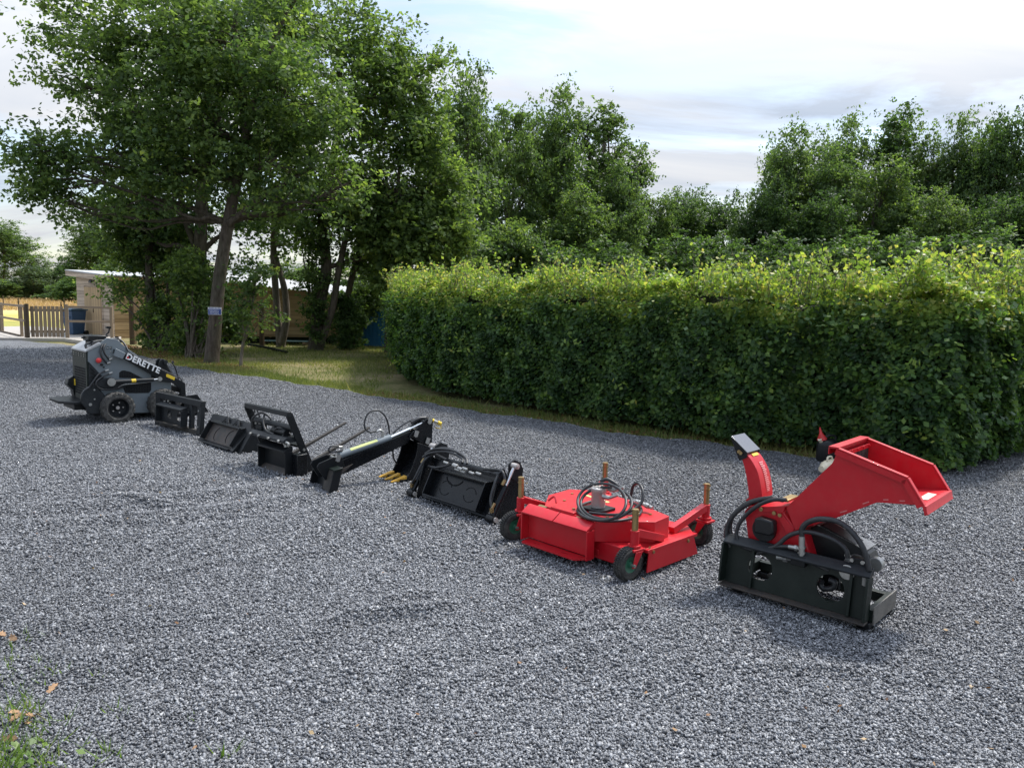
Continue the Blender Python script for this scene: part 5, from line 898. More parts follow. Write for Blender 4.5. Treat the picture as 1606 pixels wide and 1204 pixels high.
for xs in (x0-.045,x1+.045):
    p0=Vector((xs,-.015,.045)); p1=Vector((xs,.235,.455)); m=MB(); m.cyl(p0.lerp(p1,.06),p0.lerp(p1,.62),.027); m.cyl(p0+Vector((-.04,0,0)),p0+Vector((.04,0,0)),.036); rm=m.build('side_ram',BLK2,at_,smooth=40)
    m=MB(); m.cyl(p0.lerp(p1,.6),p1,.014); m.build('rod',CHROME,rm); m=MB(); m.cyl(p1+Vector((-.04,0,0)),p1+Vector((.04,0,0)),.024); m.cyl(p0+Vector((.04,0,0)),p0+Vector((.055,0,0)),.022,n=8); m.cyl(p1+Vector((.04,0,0)),p1+Vector((.05,0,0)),.014); m.build('pin',ALU,rm,smooth=40)
    sg=1 if xs>x1 else -1; f1=p0.lerp(p1,.16)+Vector((-.0,-.04,.02)); f2=p0.lerp(p1,.60)+Vector((0,-.04,.02)); m=MB(); m.cyl(f1,f1+Vector((0,.03,.04)),.014,n=8); m.cyl(f2,f2+Vector((0,.03,.04)),.014,n=8); m.cyl(f1+Vector((0,-.005,.0)),f1+Vector((0,.0,-.03)),.018,n=6); m.build('fitting',ZINC,rm)
    m=MB(); m.tube([f1,f1.lerp(f2,.4)+Vector((-.035*sg,-.03,0)),f2+Vector((-.06*sg,-.02,.03)),f2+Vector((-.10*sg,.06,.09)),(xs-.22*sg,.16,.385)],.011); m.tube([f2+Vector((0,.03,.04)),f2+Vector((-.04*sg,.04,.10)),(xs-.14*sg,.15,.41),(xs-.3*sg,.15,.385)],.011); m.build('hose',HOSE,rm,smooth=60)
m=MB(); m.tube([(x0-.02,.12,.40),(x0+.10,.14,.46),(x0+.30,.18,.475),(x0+.48,.18,.44),(x0+.55,.14,.40)],.012); m.tube([(x0-.03,.10,.37),(x0+.06,.12,.42),(x0+.25,.16,.455),(x0+.44,.17,.43),(x0+.50,.13,.40)],.012); m.tube([(x0-.01,.16,.42),(x0+.14,.20,.47),(x0+.30,.22,.46),(x0+.42,.20,.43)],.012); m.tube([(x0+.05,.10,.30),(x0+.18,.08,.31),(x0+.30,.10,.34),(x0+.36,.12,.37)],.011); m.build('hoses',HOSE,at_,smooth=60)
m=MB()
for i,(x,z,r) in enumerate(((x0+.34,.365,.012),(x0+.47,.36,.020),(x0+.535,.345,.015),(x0+.60,.355,.013),(x0+.69,.335,.012),(x0+.50,.33,.014),(x0+.57,.325,.012),(x0+.78,.345,.012))): m.cyl((x-.03,.075+.0*i,z+.02),(x+.03,.075,z+.014),r,n=8)
m.build('valve_fittings',STEEL,at_,.003)
for i in range(7): 
    pass
# ------------------------------------------------------------------ red finishing mower (attachment 6)
fr=Fr(gp(990,907),-46); at_=frt(fr,'mower_deck','red rotary mower deck on four caster wheels with a coiled hose on top','mower attachment')
zt=.335; hexp=[(-1.0,.235),(-1.02,.50),(-.85,.64),(-.48,.61),(-.04,.475),(-.02,.275),(-.315,-.038),(-.80,-.02)]
MB().prism(hexp,'z',.185,zt).build('deck_box',RED,at_,.004,smooth=20)
pan=[(-1.06,.10),(-1.06,.72),(-.95,.82),(-.10,.82),(.02,.70),(.02,.10),(-.06,.03),(-1.0,.03)]
MB().prism(pan,'z',.165,.184).build('deck_pan',RED,at_,.003)
m=MB(); m.box(-1.0,-.06,.018,.03,.055,.182); m.box(-.93,-.30,.010,.017,.085,.12); m.build('front_skirt',RED,at_,.003)
m=MB(); m.prism([(.10,.03),(.72,.03),(.66,.165),(.12,.19)],'x',.045,.055); m.prism([(.10,.165),(.70,.165),(.70,.187),(.10,.187)],'x',.022,.056); m.build('side_skirt',RED,at_,.002)
m=MB(); m.prism([(.10,.03),(.72,.03),(.66,.165),(.12,.19)],'x',-1.09,-1.08); m.box(-1.0,-.1,.80,.815,.05,.163); m.build('rear_skirt',RED,at_,.002)
m=MB(); bolts(m,[(.056,.16,.165),(.056,.58,.155),(.03,.15,.187)],.012,(.008,0,0)); bolts(m,[(x,y,.335) for x,y in ((-.3,.1),(-.42,.06),(-.20,.22),(-.6,.08),(-.15,.40),(-.8,.2),(-.9,.4))],.012,(0,0,.007)); m.build('bolts',ZINC,at_)
# mounting plate
XA,XB=-.925,-.305; py=-.055
m=MB(); m.box(XA,XB,py,py+.012,.075,.293); mp_=m.build('mount_plate',RED,at_,.002)
for xa,xb in ((XA-.005,(XA+XB)/2-.004),((XA+XB)/2+.004,XB+.01)): MB().prism([(py-.075,.282),(py+.0,.330),(py+.014,.330),(py+.014,.295),(py-.07,.270)],'x',xa,xb).build('top_flange',RED,mp_,.002)
for a_ in (XA-.014,XB): MB().box(a_,a_+.012,py-.07,py+.012,.07,.275).build('end_flange',RED,mp_,.002)
m=MB(); sl=[[(XA+.10+.27*i,py-.055),(XA+.14+.27*i,py-.065),(XA+.19+.27*i,py-.055),(XA+.15+.27*i,py-.045)] for i in range(2)]; m.plate([(XA,py),(XA+.03,py-.10),(XB-.08,py-.10),(XB,py)],sl,'z',.058,.07); m.build('bottom_flange',RED,mp_)
MB().prism([(-.72,.0),(-.50,.0),(-.50,-.04),(-.72,-.04)],'z',.20,.35).build('hinge_box',RED,at_,.004)
m=MB(); m.cyl((-.47,-.02,.30),(-.38,-.02,.30),.035); m.cyl((-.77,-.02,.30),(-.85,-.02,.30),.035); m.prism([(-.02,.20),(.06,.336),(-.06,.32)],'x',-.43,-.415); m.build('hinge_pin',ZINC,at_)
# casters
def caster(px,py_,post_top,lean_to,yaw,first=None):
    c=bpy.data.objects.new('caster',None); COL.objects.link(c); c.parent=at_; c.location=(px,py_,0)
    m=MB(); m.cyl((0,0,.225),(0,0,.33),.031,n=16); m.cyl((0,0,.215),(0,0,.232),.045,n=16); m.build('sleeve',RED,c,.002)
    m=MB(); m.cyl((0,0,.33),(0,0,.435),.022,n=14); m.cyl((0,0,.437),(0,0,post_top-.01),.022,n=14); m.cyl((0,0,.445),(0,0,.449),.026,n=14); m.cyl((-.03,0,post_top-.02),(.03,0,post_top-.02),.006,n=6); m.build('spindle',ZINC,c,smooth=40)
    v=Vector(lean_to); m=MB(); w=v.normalized(); m.beam(Vector((0,0,.312))+w*.015,(v.x,v.y,.205),.05,.052); m.build('arm',RED,c,.003)
    return c
def fork(c,yaw):
    R=Matrix.Rotation(math.radians(yaw),3,'Z'); tr=.055   # trail
    m=MB(); m.box(-.055,.055,-.05,.05,.195,.212)
    for s in (-1,1): 
        m.prism([(-.035,.195),(.035,.195),(.02-tr,.09),(-.012-tr,.09)],'y',s*.048-.004,s*.048+.004)
    m.xf(R).build('fork',RED,c,.003)
    Rw=.112; w=.075; t=MB(); t.lathe([(Rw*.5,-w*.35),(Rw*.62,-w*.48),(Rw*.85,-w*.48),(Rw*.96,-w*.34),(Rw,0),(Rw*.96,w*.34),(Rw*.85,w*.48),(Rw*.62,w*.48),(Rw*.5,w*.35)],(-tr,0,Rw-.002),(0,1,0),36,False)
    for i in range(40):
        a=i*2*math.pi/40
        for s in (-1,0,1): 
            M=Matrix.Rotation(a+s*.05,3,'Y'); t.add([M@Vector((x,s*w*.27+y,z))+Vector((-tr,0,Rw-.002)) for x,y in ((-.005,-.008),(.006,-.010),(.005,.008),(-.006,.010)) for z in (Rw*.96,Rw*1.02)],[(0,1,3,2),(2,3,5,4),(4,5,7,6),(6,7,1,0),(1,7,5,3)])
    t.xf(R).build('tyre',RUB,c,smooth=35)
    r=MB(); r.lathe([(Rw*.54,-w*.36),(Rw*.46,-w*.30),(Rw*.2,-w*.2),(Rw*.16,-w*.45),(0,-w*.46)],(-tr,0,Rw-.002),(0,1,0),20,False); r.lathe([(Rw*.54,w*.36),(Rw*.46,w*.30),(Rw*.2,w*.2),(Rw*.16,w*.45),(0,w*.46)],(-tr,0,Rw-.002),(0,1,0),20,False); r.xf(R).build('rim',GRIM,c,smooth=35)
    r=MB(); r.cyl((-tr,-.062,Rw-.002),(-tr,.062,Rw-.002),.011,n=8); r.xf(R).build('axle',STEEL,c)
fwr=fr.z((990,905),0); pts_c=[((.0,.02),.485,(-.02,.34),85),((-1.10,.03),.50,(.12,.30),75),((-.055,.98),.50,(-.02,-.42),-5),((-1.06,1.0),.49,(.10,-.40),30)]
for (x,y),zt_,ln_,yw in pts_c:
    c=caster(x,y,zt_,(ln_[0],ln_[1],0),yw); fork(c,yw)
# hydraulic motor and hoses
c=Vector((-.47,.20,zt)); m=MB(); m.box(c.x-.09,c.x+.09,c.y-.09,c.y+.09,zt+.001,zt+.022); m.build('motor_base',PLBLK,at_,.004)
m=MB(); m.lathe([(.052,.023),(.052,.135),(.056,.14),(.056,.165),(.046,.172),(0,.172)],c,(0,0,1),24)
for i in range(8): a=i*.785; m.cyl(c+Vector((.038*math.cos(a),.038*math.sin(a),.17)),c+Vector((.038*math.cos(a),.038*math.sin(a),.18)),.008,n=6)
m.build('motor',ALU,at_,.002,smooth=40)
m=MB()
for s,z in ((1,.12),(1,.165)): a=c+Vector((.06,.03*(1 if z>.14 else -1),z)); m.cyl(a,a+Vector((.05,.02,-.005)),.016,n=8); m.cyl(a+Vector((.05,.02,-.005)),a+Vector((.12,.03,.03)),.012,n=8)
for i in range(5): m.cyl(c+Vector((.16+.03*i,.24,.06-.004*i)),c+Vector((.19+.03*i,.235,.055-.004*i)),.02 if i%2 else .014,n=8)
m.cyl(c+Vector((-.06,.05,.14)),c+Vector((-.10,.07,.15)),.018,n=8); m.build('fittings',STEEL,at_)
m=MB()
def ring(cx_,cy_,rx,ry,y0,dy,t0,t1,n=22): return [fr.y3((cx_+rx*math.cos(t),cy_+ry*math.sin(t)),y0-dy*math.sin(t)) for t in np.linspace(t0,t1,n)]
m.tube(ring(944,787,38,29,c.y-.13,.13,-1.6,4.7),.0105,step=3); m.tube(ring(951,789,40,25,c.y-.12,.12,-.9,4.9),.0105,step=3); m.tube([(*fr.z((956+50*math.cos(t),800+17*math.sin(t)),zt+.014),zt+.014) for t in np.linspace(-.9,4.2,20)],.0105,step=3)
m.tube([c+Vector((.0,.02,.21)),c+Vector((.05,.04,.23)),c+Vector((.12,.07,.19)),c+Vector((.16,.10,.12))],.014); m.tube([c+Vector((.14,.20,.10)),c+Vector((.16,.20,.18)),c+Vector((.22,.18,.21)),c+Vector((.29,.14,.17)),c+Vector((.31,.08,.09)),c+Vector((.24,-.06,.03)),c+Vector((.05,-.16,.02))],.011); m.build('hoses',HOSE,at_,smooth=60)
MB().prism([(c.x-.34,.44),(c.x-.34,.47),(c.x-.08,.44),(c.x-.08,.405)],'z',zt+.0015,zt+.003).build('yellow_label',LIME,at_); MB().cyl((-.28,.30,zt+.001),(-.28,.30,zt+.004),.05).build('inspection_hole',HOLE,at_)
m=MB(); m.tube([(-.78,.0,.375),(-.74,.02,.41),(-.70,.0,.375)],.008); m.tube([(-.98,.03,.20),(-1.0,.1,.26),(-.9,.1,.24)],.01); m.build('lifting_eye',RED,at_)
# ------------------------------------------------------------------ wood chipper (attachment 7)
fr=Fr(gp(1354,989),-43); at_=frt(fr,'wood_chipper','red wood chipper with a curved discharge chute and big feed hopper on a black frame','wood chipper')
def c2(x,y,yl): return fr.y(Z6(x,y),yl)
def c3(x,y,yl): return fr.y3(Z6(x,y),yl)
# mounting plate leaning back a little
PA,PB=-.885,-.0; pz0,pz1=.055,.315; Rp=Matrix.Rotation(math.radians(-7),3,'X'); pv=(0,.02,.05)
m=MB(); m.plate([(PA,pz0),(PB,pz0),(PB,pz1),(PA,pz1)],[circ(-.655,.195,.080,28),circ(-.215,.185,.082,28)],'y',.02,.034); mpl=m.xf(Rp,pv).build('mount_plate',GRN,at_,smooth=30)
m=MB(); m.prism([(-.035,.318),(.02,.362),(.038,.362),(.038,.316),(.02,.316),(-.03,.305)],'x',PA-.012,PB+.014); m.xf(Rp,pv).build('top_flange',DGREY,mpl,.003)
for x,y_,w_ in ((PA-.012,-.05,.014),(PB,-.05,.014),(PA+.175,-.006,.018),(PB-.105,-.006,.018)): MB().box(x,x+w_,y_,.034 if w_<.016 else .0195,pz0+.002,pz1-.006).xf(Rp,pv).build('rib',GRN,mpl,.002)
m=MB(); m.prism([(-.045,pz0-.012),(.02,pz0-.002),(.034,pz0-.002),(.034,pz0-.014),(-.04,pz0-.022)],'x',PA-.012,PB+.012); m.xf(Rp,pv).build('bottom_flange',RUST,mpl,.002)
# base frame
m=MB(); m.box(PB-.01,PB+.03,.05,.44,.045,.115); m.box(PA+.02,PA+.06,.05,.44,.045,.115); m.box(PA+.062,PB-.012,.39,.44,.05,.11); m.box(PA+.062,PB-.012,.05,.09,.05,.10); m.box(-.5,-.45,.092,.388,.05,.10); m.build('base_frame',GRN,at_,.003)
m=MB(); m.box(PB+.031,PB+.037,.046,.445,.03,.135); m.build('frame_end_plate',paint('worn_steel_plate',(.13,.125,.115),.5,metal=.3,dust=.6,dustc=(.24,.22,.19),var=.3,scale=8),at_)
for x,y in ((PB-.01,.03),(PB-.01,.38),(PA+.10,.03),(PA+.10,.38)): m=MB(); m.box(x-.035,x+.035,y-.02,y+.05,.012,.045); m.box(x-.05,x+.05,y-.03,y+.06,-.005,.011); m.build('foot',BLK,at_,.003)
# rotor housing
h1,h2=.10,.40
hb=[c2(*p,h1) for p in ((168,500),(195,470),(290,475),(395,478),(380,500),(450,600),(500,640),(540,775),(470,800),(205,700),(190,670))]
MB().prism(hb,'y',h1,h2).build('rotor_housing',RED,at_,.006)
m=MB(); m.prism([c2(*p,h1) for p in ((280,475),(400,470),(385,510),(345,500),(275,505))],'y',h1-.012,h1-.001); m.prism([c2(*p,h1) for p in ((345,500),(372,505),(448,600),(425,640),(405,625))],'y',h1-.010,h1-.001); m.build('housing_flange',RED,at_,.002)
m=MB(); bolts(m,[c3(*p,h1-.012) for p in ((262,490),(335,510),(367,522))],.013,(0,-.010,0)); bolts(m,[c3(*p,h1-.0) for p in ((140,170),(150,178))],.012,(0,-.01,0)); m.build('bolts',ZINC,at_)
a=c3(222,620,h1-.06); m=MB(); bx=[c2(*p,h1-.07) for p in ((215,620),(222,540),(248,536),(325,560),(328,625),(310,642))]; m.prism(bx,'y',h1-.07,h1-.001); m.build('bearing_box',PLBLK,at_,.012)
k=c2(285,600,h1); MB().cyl((k[0],h1-.03,k[1]),(k[0],h1-.001,k[1]),.075,n=24).build('bearing_flange',BLK,at_)
m=MB(); m.prism([c2(*p,h1) for p in ((158,445),(175,432),(215,440),(205,462),(165,458))],'y',h1+.04,h1+.28); m.build('chute_clamp',RED,at_,.003)
# discharge chute: curved square tube
pl_=[Z6(*p) for p in ((195,465),(190,390),(180,310),(165,245),(148,195))]; pr_=[Z6(*p) for p in ((325,455),(326,390),(322,330),(300,250),(262,190),(238,165))]
y1,y2=.12,.28
L_=[fr.y(p,y1) for p in pl_]; Rr_=[fr.y(p,y2) for p in pr_]
Mid=[fr.y(Z6(*p),y1) for p in ((265,432),(264,400),(255,340),(238,275),(205,215),(180,185))]
lefts=[]; n=len(Mid)
for i in range(n):
    t=i/(n-1); j=min(int(t*(len(L_)-1)),len(L_)-2); f=t*(len(L_)-1)-j; lefts.append((L_[j][0]*(1-f)+L_[j+1][0]*f,L_[j][1]*(1-f)+L_[j+1][1]*f))
def smooth_(P,k=6):
    o=[]; 
    for i in range(len(P)-1):
        a_,b_,c_,d_=[Vector((*P[min(max(i+q_,0),len(P)-1)],0)) for q_ in (-1,0,1,2)]
        for s_ in range(k): t=s_/k; v=.5*((2*b_)+(c_-a_)*t+(2*a_-5*b_+4*c_-d_)*t*t+(3*b_-a_-3*c_+d_)*t**3); o.append((v.x,v.y))
    o.append(P[-1]); return o
Ls_,Ms_=smooth_(lefts),smooth_(Mid)
MB().prism(Ls_+Ms_[::-1],'y',y1,y2).build('chute',RED,at_,.003)
k=len(Ms_); off=[(x+.002,z+.001) for x,z in Ms_]
a0=int(k*.30);b0=int(k*.80); lab=MB(); vs=[]
for i in range(a0,b0):
    vs+=[(Ms_[i][0]+.0045,y1+.055,Ms_[i][1]+.0015),(Ms_[i][0]+.0045,y1+.125,Ms_[i][1]+.0015)]
lab=MB()
for i in range(a0-3,b0-2):
    if i%1==0:
        x_,z_=Ms_[i]; xn,zn=Ms_[i+1]; lab.add([(x_+.004,y1+.07,z_+.001),(x_+.004,y1+.105+.02*random.random(),z_+.001),(x_*.4+xn*.6+.004,y1+.105+.02*random.random(),z_*.4+zn*.6+.001),(x_*.4+xn*.6+.004,y1+.07,z_*.4+zn*.6+.001)],[(0,1,2,3)])
lab.build('chute_text',paint('pink_print',(.62,.25,.24),.5,dust=0,bump=0),at_,smooth=0)
m=MB(); i=int(k*.86); x_,z_=Ms_[i]; xn,zn=Ms_[i+3]; m.add([(x_+.005,y1+.05,z_+.002),(x_+.005,y1+.13,z_+.002),(xn+.005,y1+.13,zn+.002),(xn+.005,y1+.05,zn+.002)],[(0,1,2,3)]); m.build('warning_label',YLAB,at_,smooth=0)
# deflector at the top of the chute
tipL=fr.y(Z6(92,88),y1); tipM=fr.y(Z6(98,84),y1)
m=MB(); dl=[lefts[-1],Mid[-1]]; top=[fr.y(Z6(95,86),y1),fr.y(Z6(112,112),y1)]
m.prism([(dl[0][0]-.004,dl[0][1]-.03),top[0],(top[0][0]+.008,top[0][1]+.004),(dl[1][0]+.01,dl[1][1]+.012),(dl[1][0]+.006,dl[1][1]-.02)],'y',y1-.012,y1-.002); m.prism([(dl[0][0]-.004,dl[0][1]-.03),top[0],(top[0][0]+.008,top[0][1]+.004),(dl[1][0]+.01,dl[1][1]+.012),(dl[1][0]+.006,dl[1][1]-.02)],'y',y2+.002,y2+.012); df=m.build('deflector_cheeks',BLK,at_,.002)
m=MB(); m.add([(top[0][0]+.006,y1-.012,top[0][1]+.006),(top[0][0]+.006,y2+.012,top[0][1]+.006),(dl[1][0]+.012,y2+.012,dl[1][1]+.014),(dl[1][0]+.012,y1-.012,dl[1][1]+.014)]+[(top[0][0]+.002,y1-.012,top[0][1]+.0),(top[0][0]+.002,y2+.012,top[0][1]+.0),(dl[1][0]+.008,y2+.012,dl[1][1]+.008),(dl[1][0]+.008,y1-.012,dl[1][1]+.008)],[(0,1,2,3),(4,7,6,5),(0,4,5,1),(1,5,6,2),(2,6,7,3),(3,7,4,0)]); m.build('deflector',DEFL,at_,.002)
# feed hopper
HN,HF=.10,.585; T=.008
nearp=[(400,480),(660,225),(690,150),(664,122),(800,82)]
hp=[c2(*p,HN) for p in ((405,478),(655,232),(668,215),(680,160),(672,135),(1078,312),(1170,492),(1150,466),(905,455),(660,545),(560,575),(450,605))]
hp=[c2(*p,HN) for p in ((400,480),(655,235),(678,195),(686,155),(1075,318),(1165,470),(905,452),(665,543),(450,608))]
MB().prism(hp,'y',HN,HN+T).build('hopper_side',RED,at_,.002); MB().prism(hp,'y',HF-T,HF).build('hopper_side',RED,at_,.002)
def wall(a,b,th,y1_,y2_,nm):
    a=Vector((a[0],0,a[1]));b=Vector((b[0],0,b[1])); d=(b-a).normalized(); nn=Vector((-d.z,0,d.x))*th
    m=MB(); m.add([(p.x,y,p.z) for y in (y1_,y2_) for p in (a,b,b+nn,a+nn)],[(0,1,2,3),(4,7,6,5),(0,4,5,1),(1,5,6,2),(2,6,7,3),(3,7,4,0)]); return m.build(nm,RED,at_,.002)
wall(hp[6],hp[5],T,HN+T+.001,HF-T-.001,'hopper_floor'); wall(hp[7],hp[6],T,HN+T+.001,HF-T-.001,'hopper_floor')
wall(hp[1],hp[0],T,HN+T+.001,HF-T-.001,'hopper_back'); wall(hp[3],hp[1],T,HN+T+.001,HF-T-.001,'hopper_back'); wall(hp[8],hp[7],T,HN+T+.001,HF-T-.001,'hopper_floor')
# rim flange round the mouth
rw=.045
def rimbeam(p,q_,y,nm):
    m=MB(); p=Vector(p);q_=Vector(q_); m.beam(p,q_,.04,.012); return m
A3=hp[3];A4=hp[4];A5=hp[5]
def strip(a,b,y0,y1_,th=.010,ex=.006):
    a=Vector((a[0],0,a[1]));b=Vector((b[0],0,b[1])); d=(b-a).normalized(); nn=Vector((-d.z,0,d.x)); nn=nn if nn.z>0 else -nn; m=MB(); a=a+nn*ex-d*.0; b=b+nn*ex; m.add([(p.x,y,p.z) for y in (y0,y1_) for p in (a,b,b+nn*th,a+nn*th)],[(0,1,2,3),(4,7,6,5),(0,4,5,1),(1,5,6,2),(2,6,7,3),(3,7,4,0)]); return m
ends=((A3,A4),(A4,A5))
for s0,s1 in ((HN-.022,HN+.012),(HF-.012,HF+.022)):
    for a_,b_ in ends: strip(a_,b_,s0,s1,ex=.001).build('hopper_rim',RED,at_,.002)
    for a_,b_ in ends:
        y_=s0 if s0<.3 else s1-.006; a_=Vector((a_[0],0,a_[1]));b_=Vector((b_[0],0,b_[1])); d=(b_-a_).normalized(); nn=Vector((-d.z,0,d.x)); nn=nn if nn.z>0 else -nn
        m=MB(); m.add([(p.x,y,p.z) for y in (y_,y_+.006) for p in (a_,b_,b_-nn*.032,a_-nn*.032)],[(0,1,2,3),(4,7,6,5),(0,4,5,1),(1,5,6,2),(2,6,7,3),(3,7,4,0)]); m.build('hopper_rim_lip',RED,at_)
x_,z_=A3; m=MB(); m.box(x_-.045,x_+.012,HN-.022,HF+.022,z_+.002,z_+.014); m.box(x_-.046,x_-.04,HN-.022,HF+.022,z_-.035,z_+.001); m.build('hopper_rim',RED,at_,.002)
x_,z_=A5; m=MB(); m.prism([(x_-.012,z_+.006),(x_+.018,z_+.004),(x_+.024,z_-.03),(x_+.03,z_-.045),(x_+.012,z_-.05),(x_-.0,z_-.01)],'y',HN-.022,HF+.022); m.build('feed_lip',RED,at_,.003)
m=MB(); f0=Vector((hp[6][0],0,hp[6][1])).lerp(Vector((A5[0],0,A5[1])),.72); f1=Vector((hp[6][0],0,hp[6][1])).lerp(Vector((A5[0],0,A5[1])),.95); up_=Vector((0,0,T+.003)); m.add([tuple(f0+up_+Vector((0,HN+.12,0))),tuple(f1+up_+Vector((0,HN+.12,0))),tuple(f1+up_+Vector((0,HN+.30,0))),tuple(f0+up_+Vector((0,HN+.34,0)))],[(0,1,2,3)]); m.build('warning_label',paint('cream_label',(.72,.55,.45),.5,dust=0,bump=0),at_,smooth=0)
x_,z_=A3; m=MB()
for i in range(7): m.box(x_+.02,x_+.024,HN+.02+.065*i,HN+.078+.065*i,z_-.20,z_-.03)
m.build('rubber_curtain',RUB,at_); m=MB(); m.box(x_+.026,x_+.03,HN+.012,HF-.012,z_-.045,z_-.02); bolts(m,[(x_+.03,HN+.05+.1*i,z_-.03) for i in range(5)],.008,(.008,0,0)); m.build('curtain_bar',RED,at_)
m=MB()
for a_,b_ in (((700,508),(738,497)),((825,460),(860,448)),((940,437),(968,437)),((1030,443),(1060,444)),((1105,447),(1130,450))): p=Vector(c3(*a_,HN-.001));r_=Vector(c3(*b_,HN-.001)); m.beam(p,r_,.002,.006)
m.build('weld_marks',paint('bare_weld',(.55,.16,.16),.5,dust=0,bump=0),at_)
# belt guard and motor
g1,g2=.20,.33
gp_=[c2(*p,g1) for p in ((500,650),(540,590),(600,577),(780,680),(860,740),(880,790),(860,830),(700,830),(560,740))]
MB().prism(gp_,'y',g1,g2).build('belt_guard',PLBLK,at_,.004)
a=Vector(c3(572,583,g1)); b=Vector(c3(845,728,g1)); m=MB(); m.add([(p.x,y,p.z+dz) for y in (g1-.0,g2+.04) for p,dz in ((a,.006),(b,.006),(b,.012),(a,.012))],[(0,1,2,3),(4,7,6,5),(0,4,5,1),(1,5,6,2),(2,6,7,3),(3,7,4,0)]); m.build('guard_top',STEEL,at_)  # pale steel strip stands in for the lit top edge of the guard
m=MB(); k=c2(640,790,.22); m.box(k[0]-.05,k[0]+.05,.26,.30,.10,k[1]+.06); m.build('guard_bracket',BLK,at_,.003)
k=c2(760,825,.10); m=MB(); m.cyl((k[0],.03,k[1]-.0),(k[0],.14,k[1]),.045,n=20); m.cyl((k[0]+.0,.142,k[1]+.01),(k[0],.20,k[1]+.01),.062,n=20); m.cyl((k[0]+.10,.20,k[1]+.03),(k[0]+.10,.25,k[1]+.03),.042,n=24); m.build('hydraulic_motor',STEEL,at_,.003,smooth=40)
m=MB(); k2=c2(795,805,.06); m.box(k2[0]-.045,k2[0]+.045,.06,.12,k2[1]-.055,k2[1]+.045); m.build('motor_block',BLK,at_,.006); m=MB(); bolts(m,[(k2[0]-.03,.06,k2[1]+.03),(k2[0]+.03,.06,k2[1]+.03),(k2[0]+.03,.06,k2[1]-.03)],.012,(0,-.012,0)); bolts(m,[(k2[0]-.06,.07,k2[1]+.05)],.014,(0,-.02,0)); k3=c2(845,865,.05); m.cyl((k3[0],.05,k3[1]-.05),(k3[0],.05,k3[1]+.03),.022,n=8); m.build('motor_fittings',STEEL,at_)
# hydraulic hoses and valve
yh=.04
m=MB(); m.tube([c3(*p,yh) for p in ((740,760),(735,720),(690,675),(620,640),(540,618),(470,618),(410,640),(350,690),(290,720),(240,735))],.014); m.tube([c3(*p,yh) for p in ((488,640),(488,600),(510,570),(560,548),(620,545),(690,560),(760,610),(820,690),(850,770),(862,830))],.017)
m.tube([c3(*p,yh) for p in ((420,698),(350,697),(270,712),(210,714),(150,690),(125,640),(135,580),(180,520),(250,465),(330,437),(400,438))],.013); m.tube([c3(*p,yh+.04) for p in ((140,695),(105,650),(88,590),(105,530),(160,470),(230,440),(310,430),(385,440))],.014); m.tube([c3(*p,yh+.02) for p in ((90,700),(68,640),(75,580),(110,520),(170,470),(240,440),(320,428))],.016)
m.tube([c3(*p,.10) for p in ((640,880),(670,895),(660,925),(610,930),(590,905),(600,885))],.018); m.tube([c3(*p,.06) for p in ((500,770),(545,785),(600,812),(640,830))],.016); m.build('hoses',HOSE,at_,smooth=60)
m=MB(); a=Vector(c3(487,640,yh)); b=Vector(c3(487,750,yh)); m.cyl(a,b,.018,n=12); m.cyl(a.lerp(b,.5),a.lerp(b,.6),.024,n=6); m.cyl(a.lerp(b,.78),a.lerp(b,.86),.024,n=6); c_=Vector(c3(415,697,yh)); e_=Vector(c3(478,708,yh)); m.cyl(c_,e_,.014,n=10); m.cyl(c_.lerp(e_,.55),c_.lerp(e_,.75),.02,n=6); m.cyl(Vector(c3(350,755,yh)),Vector(c3(450,765,yh)),.016,n=8); m.cyl(Vector(c3(385,760,yh)),Vector(c3(410,763,yh)),.024,n=6); m.build('hose_fittings',STEEL,at_,smooth=40)
a=Vector(c3(475,772,yh)); MB().box(a.x-.045,a.x+.045,a.y-.03,a.y+.03,a.z-.03,a.z+.03).build('valve_block',BLK,at_,.004)
a=Vector(c3(395,440,yh+.06)); MB().box(a.x-.035,a.x+.02,a.y-.0,a.y+.16,a.z-.01,a.z+.006).build('hose_clip',ZINC,at_,.003)
# canister and jug behind the chipper
a=gp(1296,723); b=thing('canister','squat black plastic canister standing on gravel in front of the hedge','canister',a,10)
m=MB(); m.lathe([(.09,.0),(.118,.01),(.122,.03),(.122,.20),(.115,.235),(.09,.262),(.05,.27),(0,.272)],(0,0,0),(0,0,1),28); m.build('body',PLBLK,b,smooth=50); MB().tube([(-.02,0,.262),(-.015,0,.30),(.04,0,.312),(.095,0,.30),(.10,0,.25)],.013,n=8).build('handle',PLBLK,b,smooth=60)
m=MB(); m.cyl((-.09,-.02,.235),(-.125,-.03,.275),.026,.024,n=14); m.build('spout',CREAM,b,smooth=50)
f=thing('funnel','red plastic funnel tipped upside down on top of the black canister','funnel',a+Vector((-.075,-.02,.262)),0); m=MB(); m.lathe([(.055,.0),(.056,.012),(.018,.085),(.007,.155),(.005,.155),(.014,.08),(.05,.002)],(0,0,0),(-.25,0,1),22,False); m.build('cone',PLRED,f,smooth=40)
a=gp(1296,745); b=thing('jug','cream coloured plastic jug lying partly behind the red hopper','jug',a,30); m=MB(); m.lathe([(.03,-.02),(.045,.0),(.075,.05),(.082,.10),(.082,.20),(.07,.215),(0,.216)],(-.05,0,.08),(1,.2,0),24); m.build('body',CREAM,b,smooth=50); MB().tube([(.0,0,.155),(.02,.01,.195),(.09,.02,.195),(.11,.02,.155)],.011,n=7).build('handle',CREAM,b,smooth=60); MB().cyl((-.07,-.004,.08),(-.105,-.01,.08),.034,n=14).build('cap',CREAM,b)
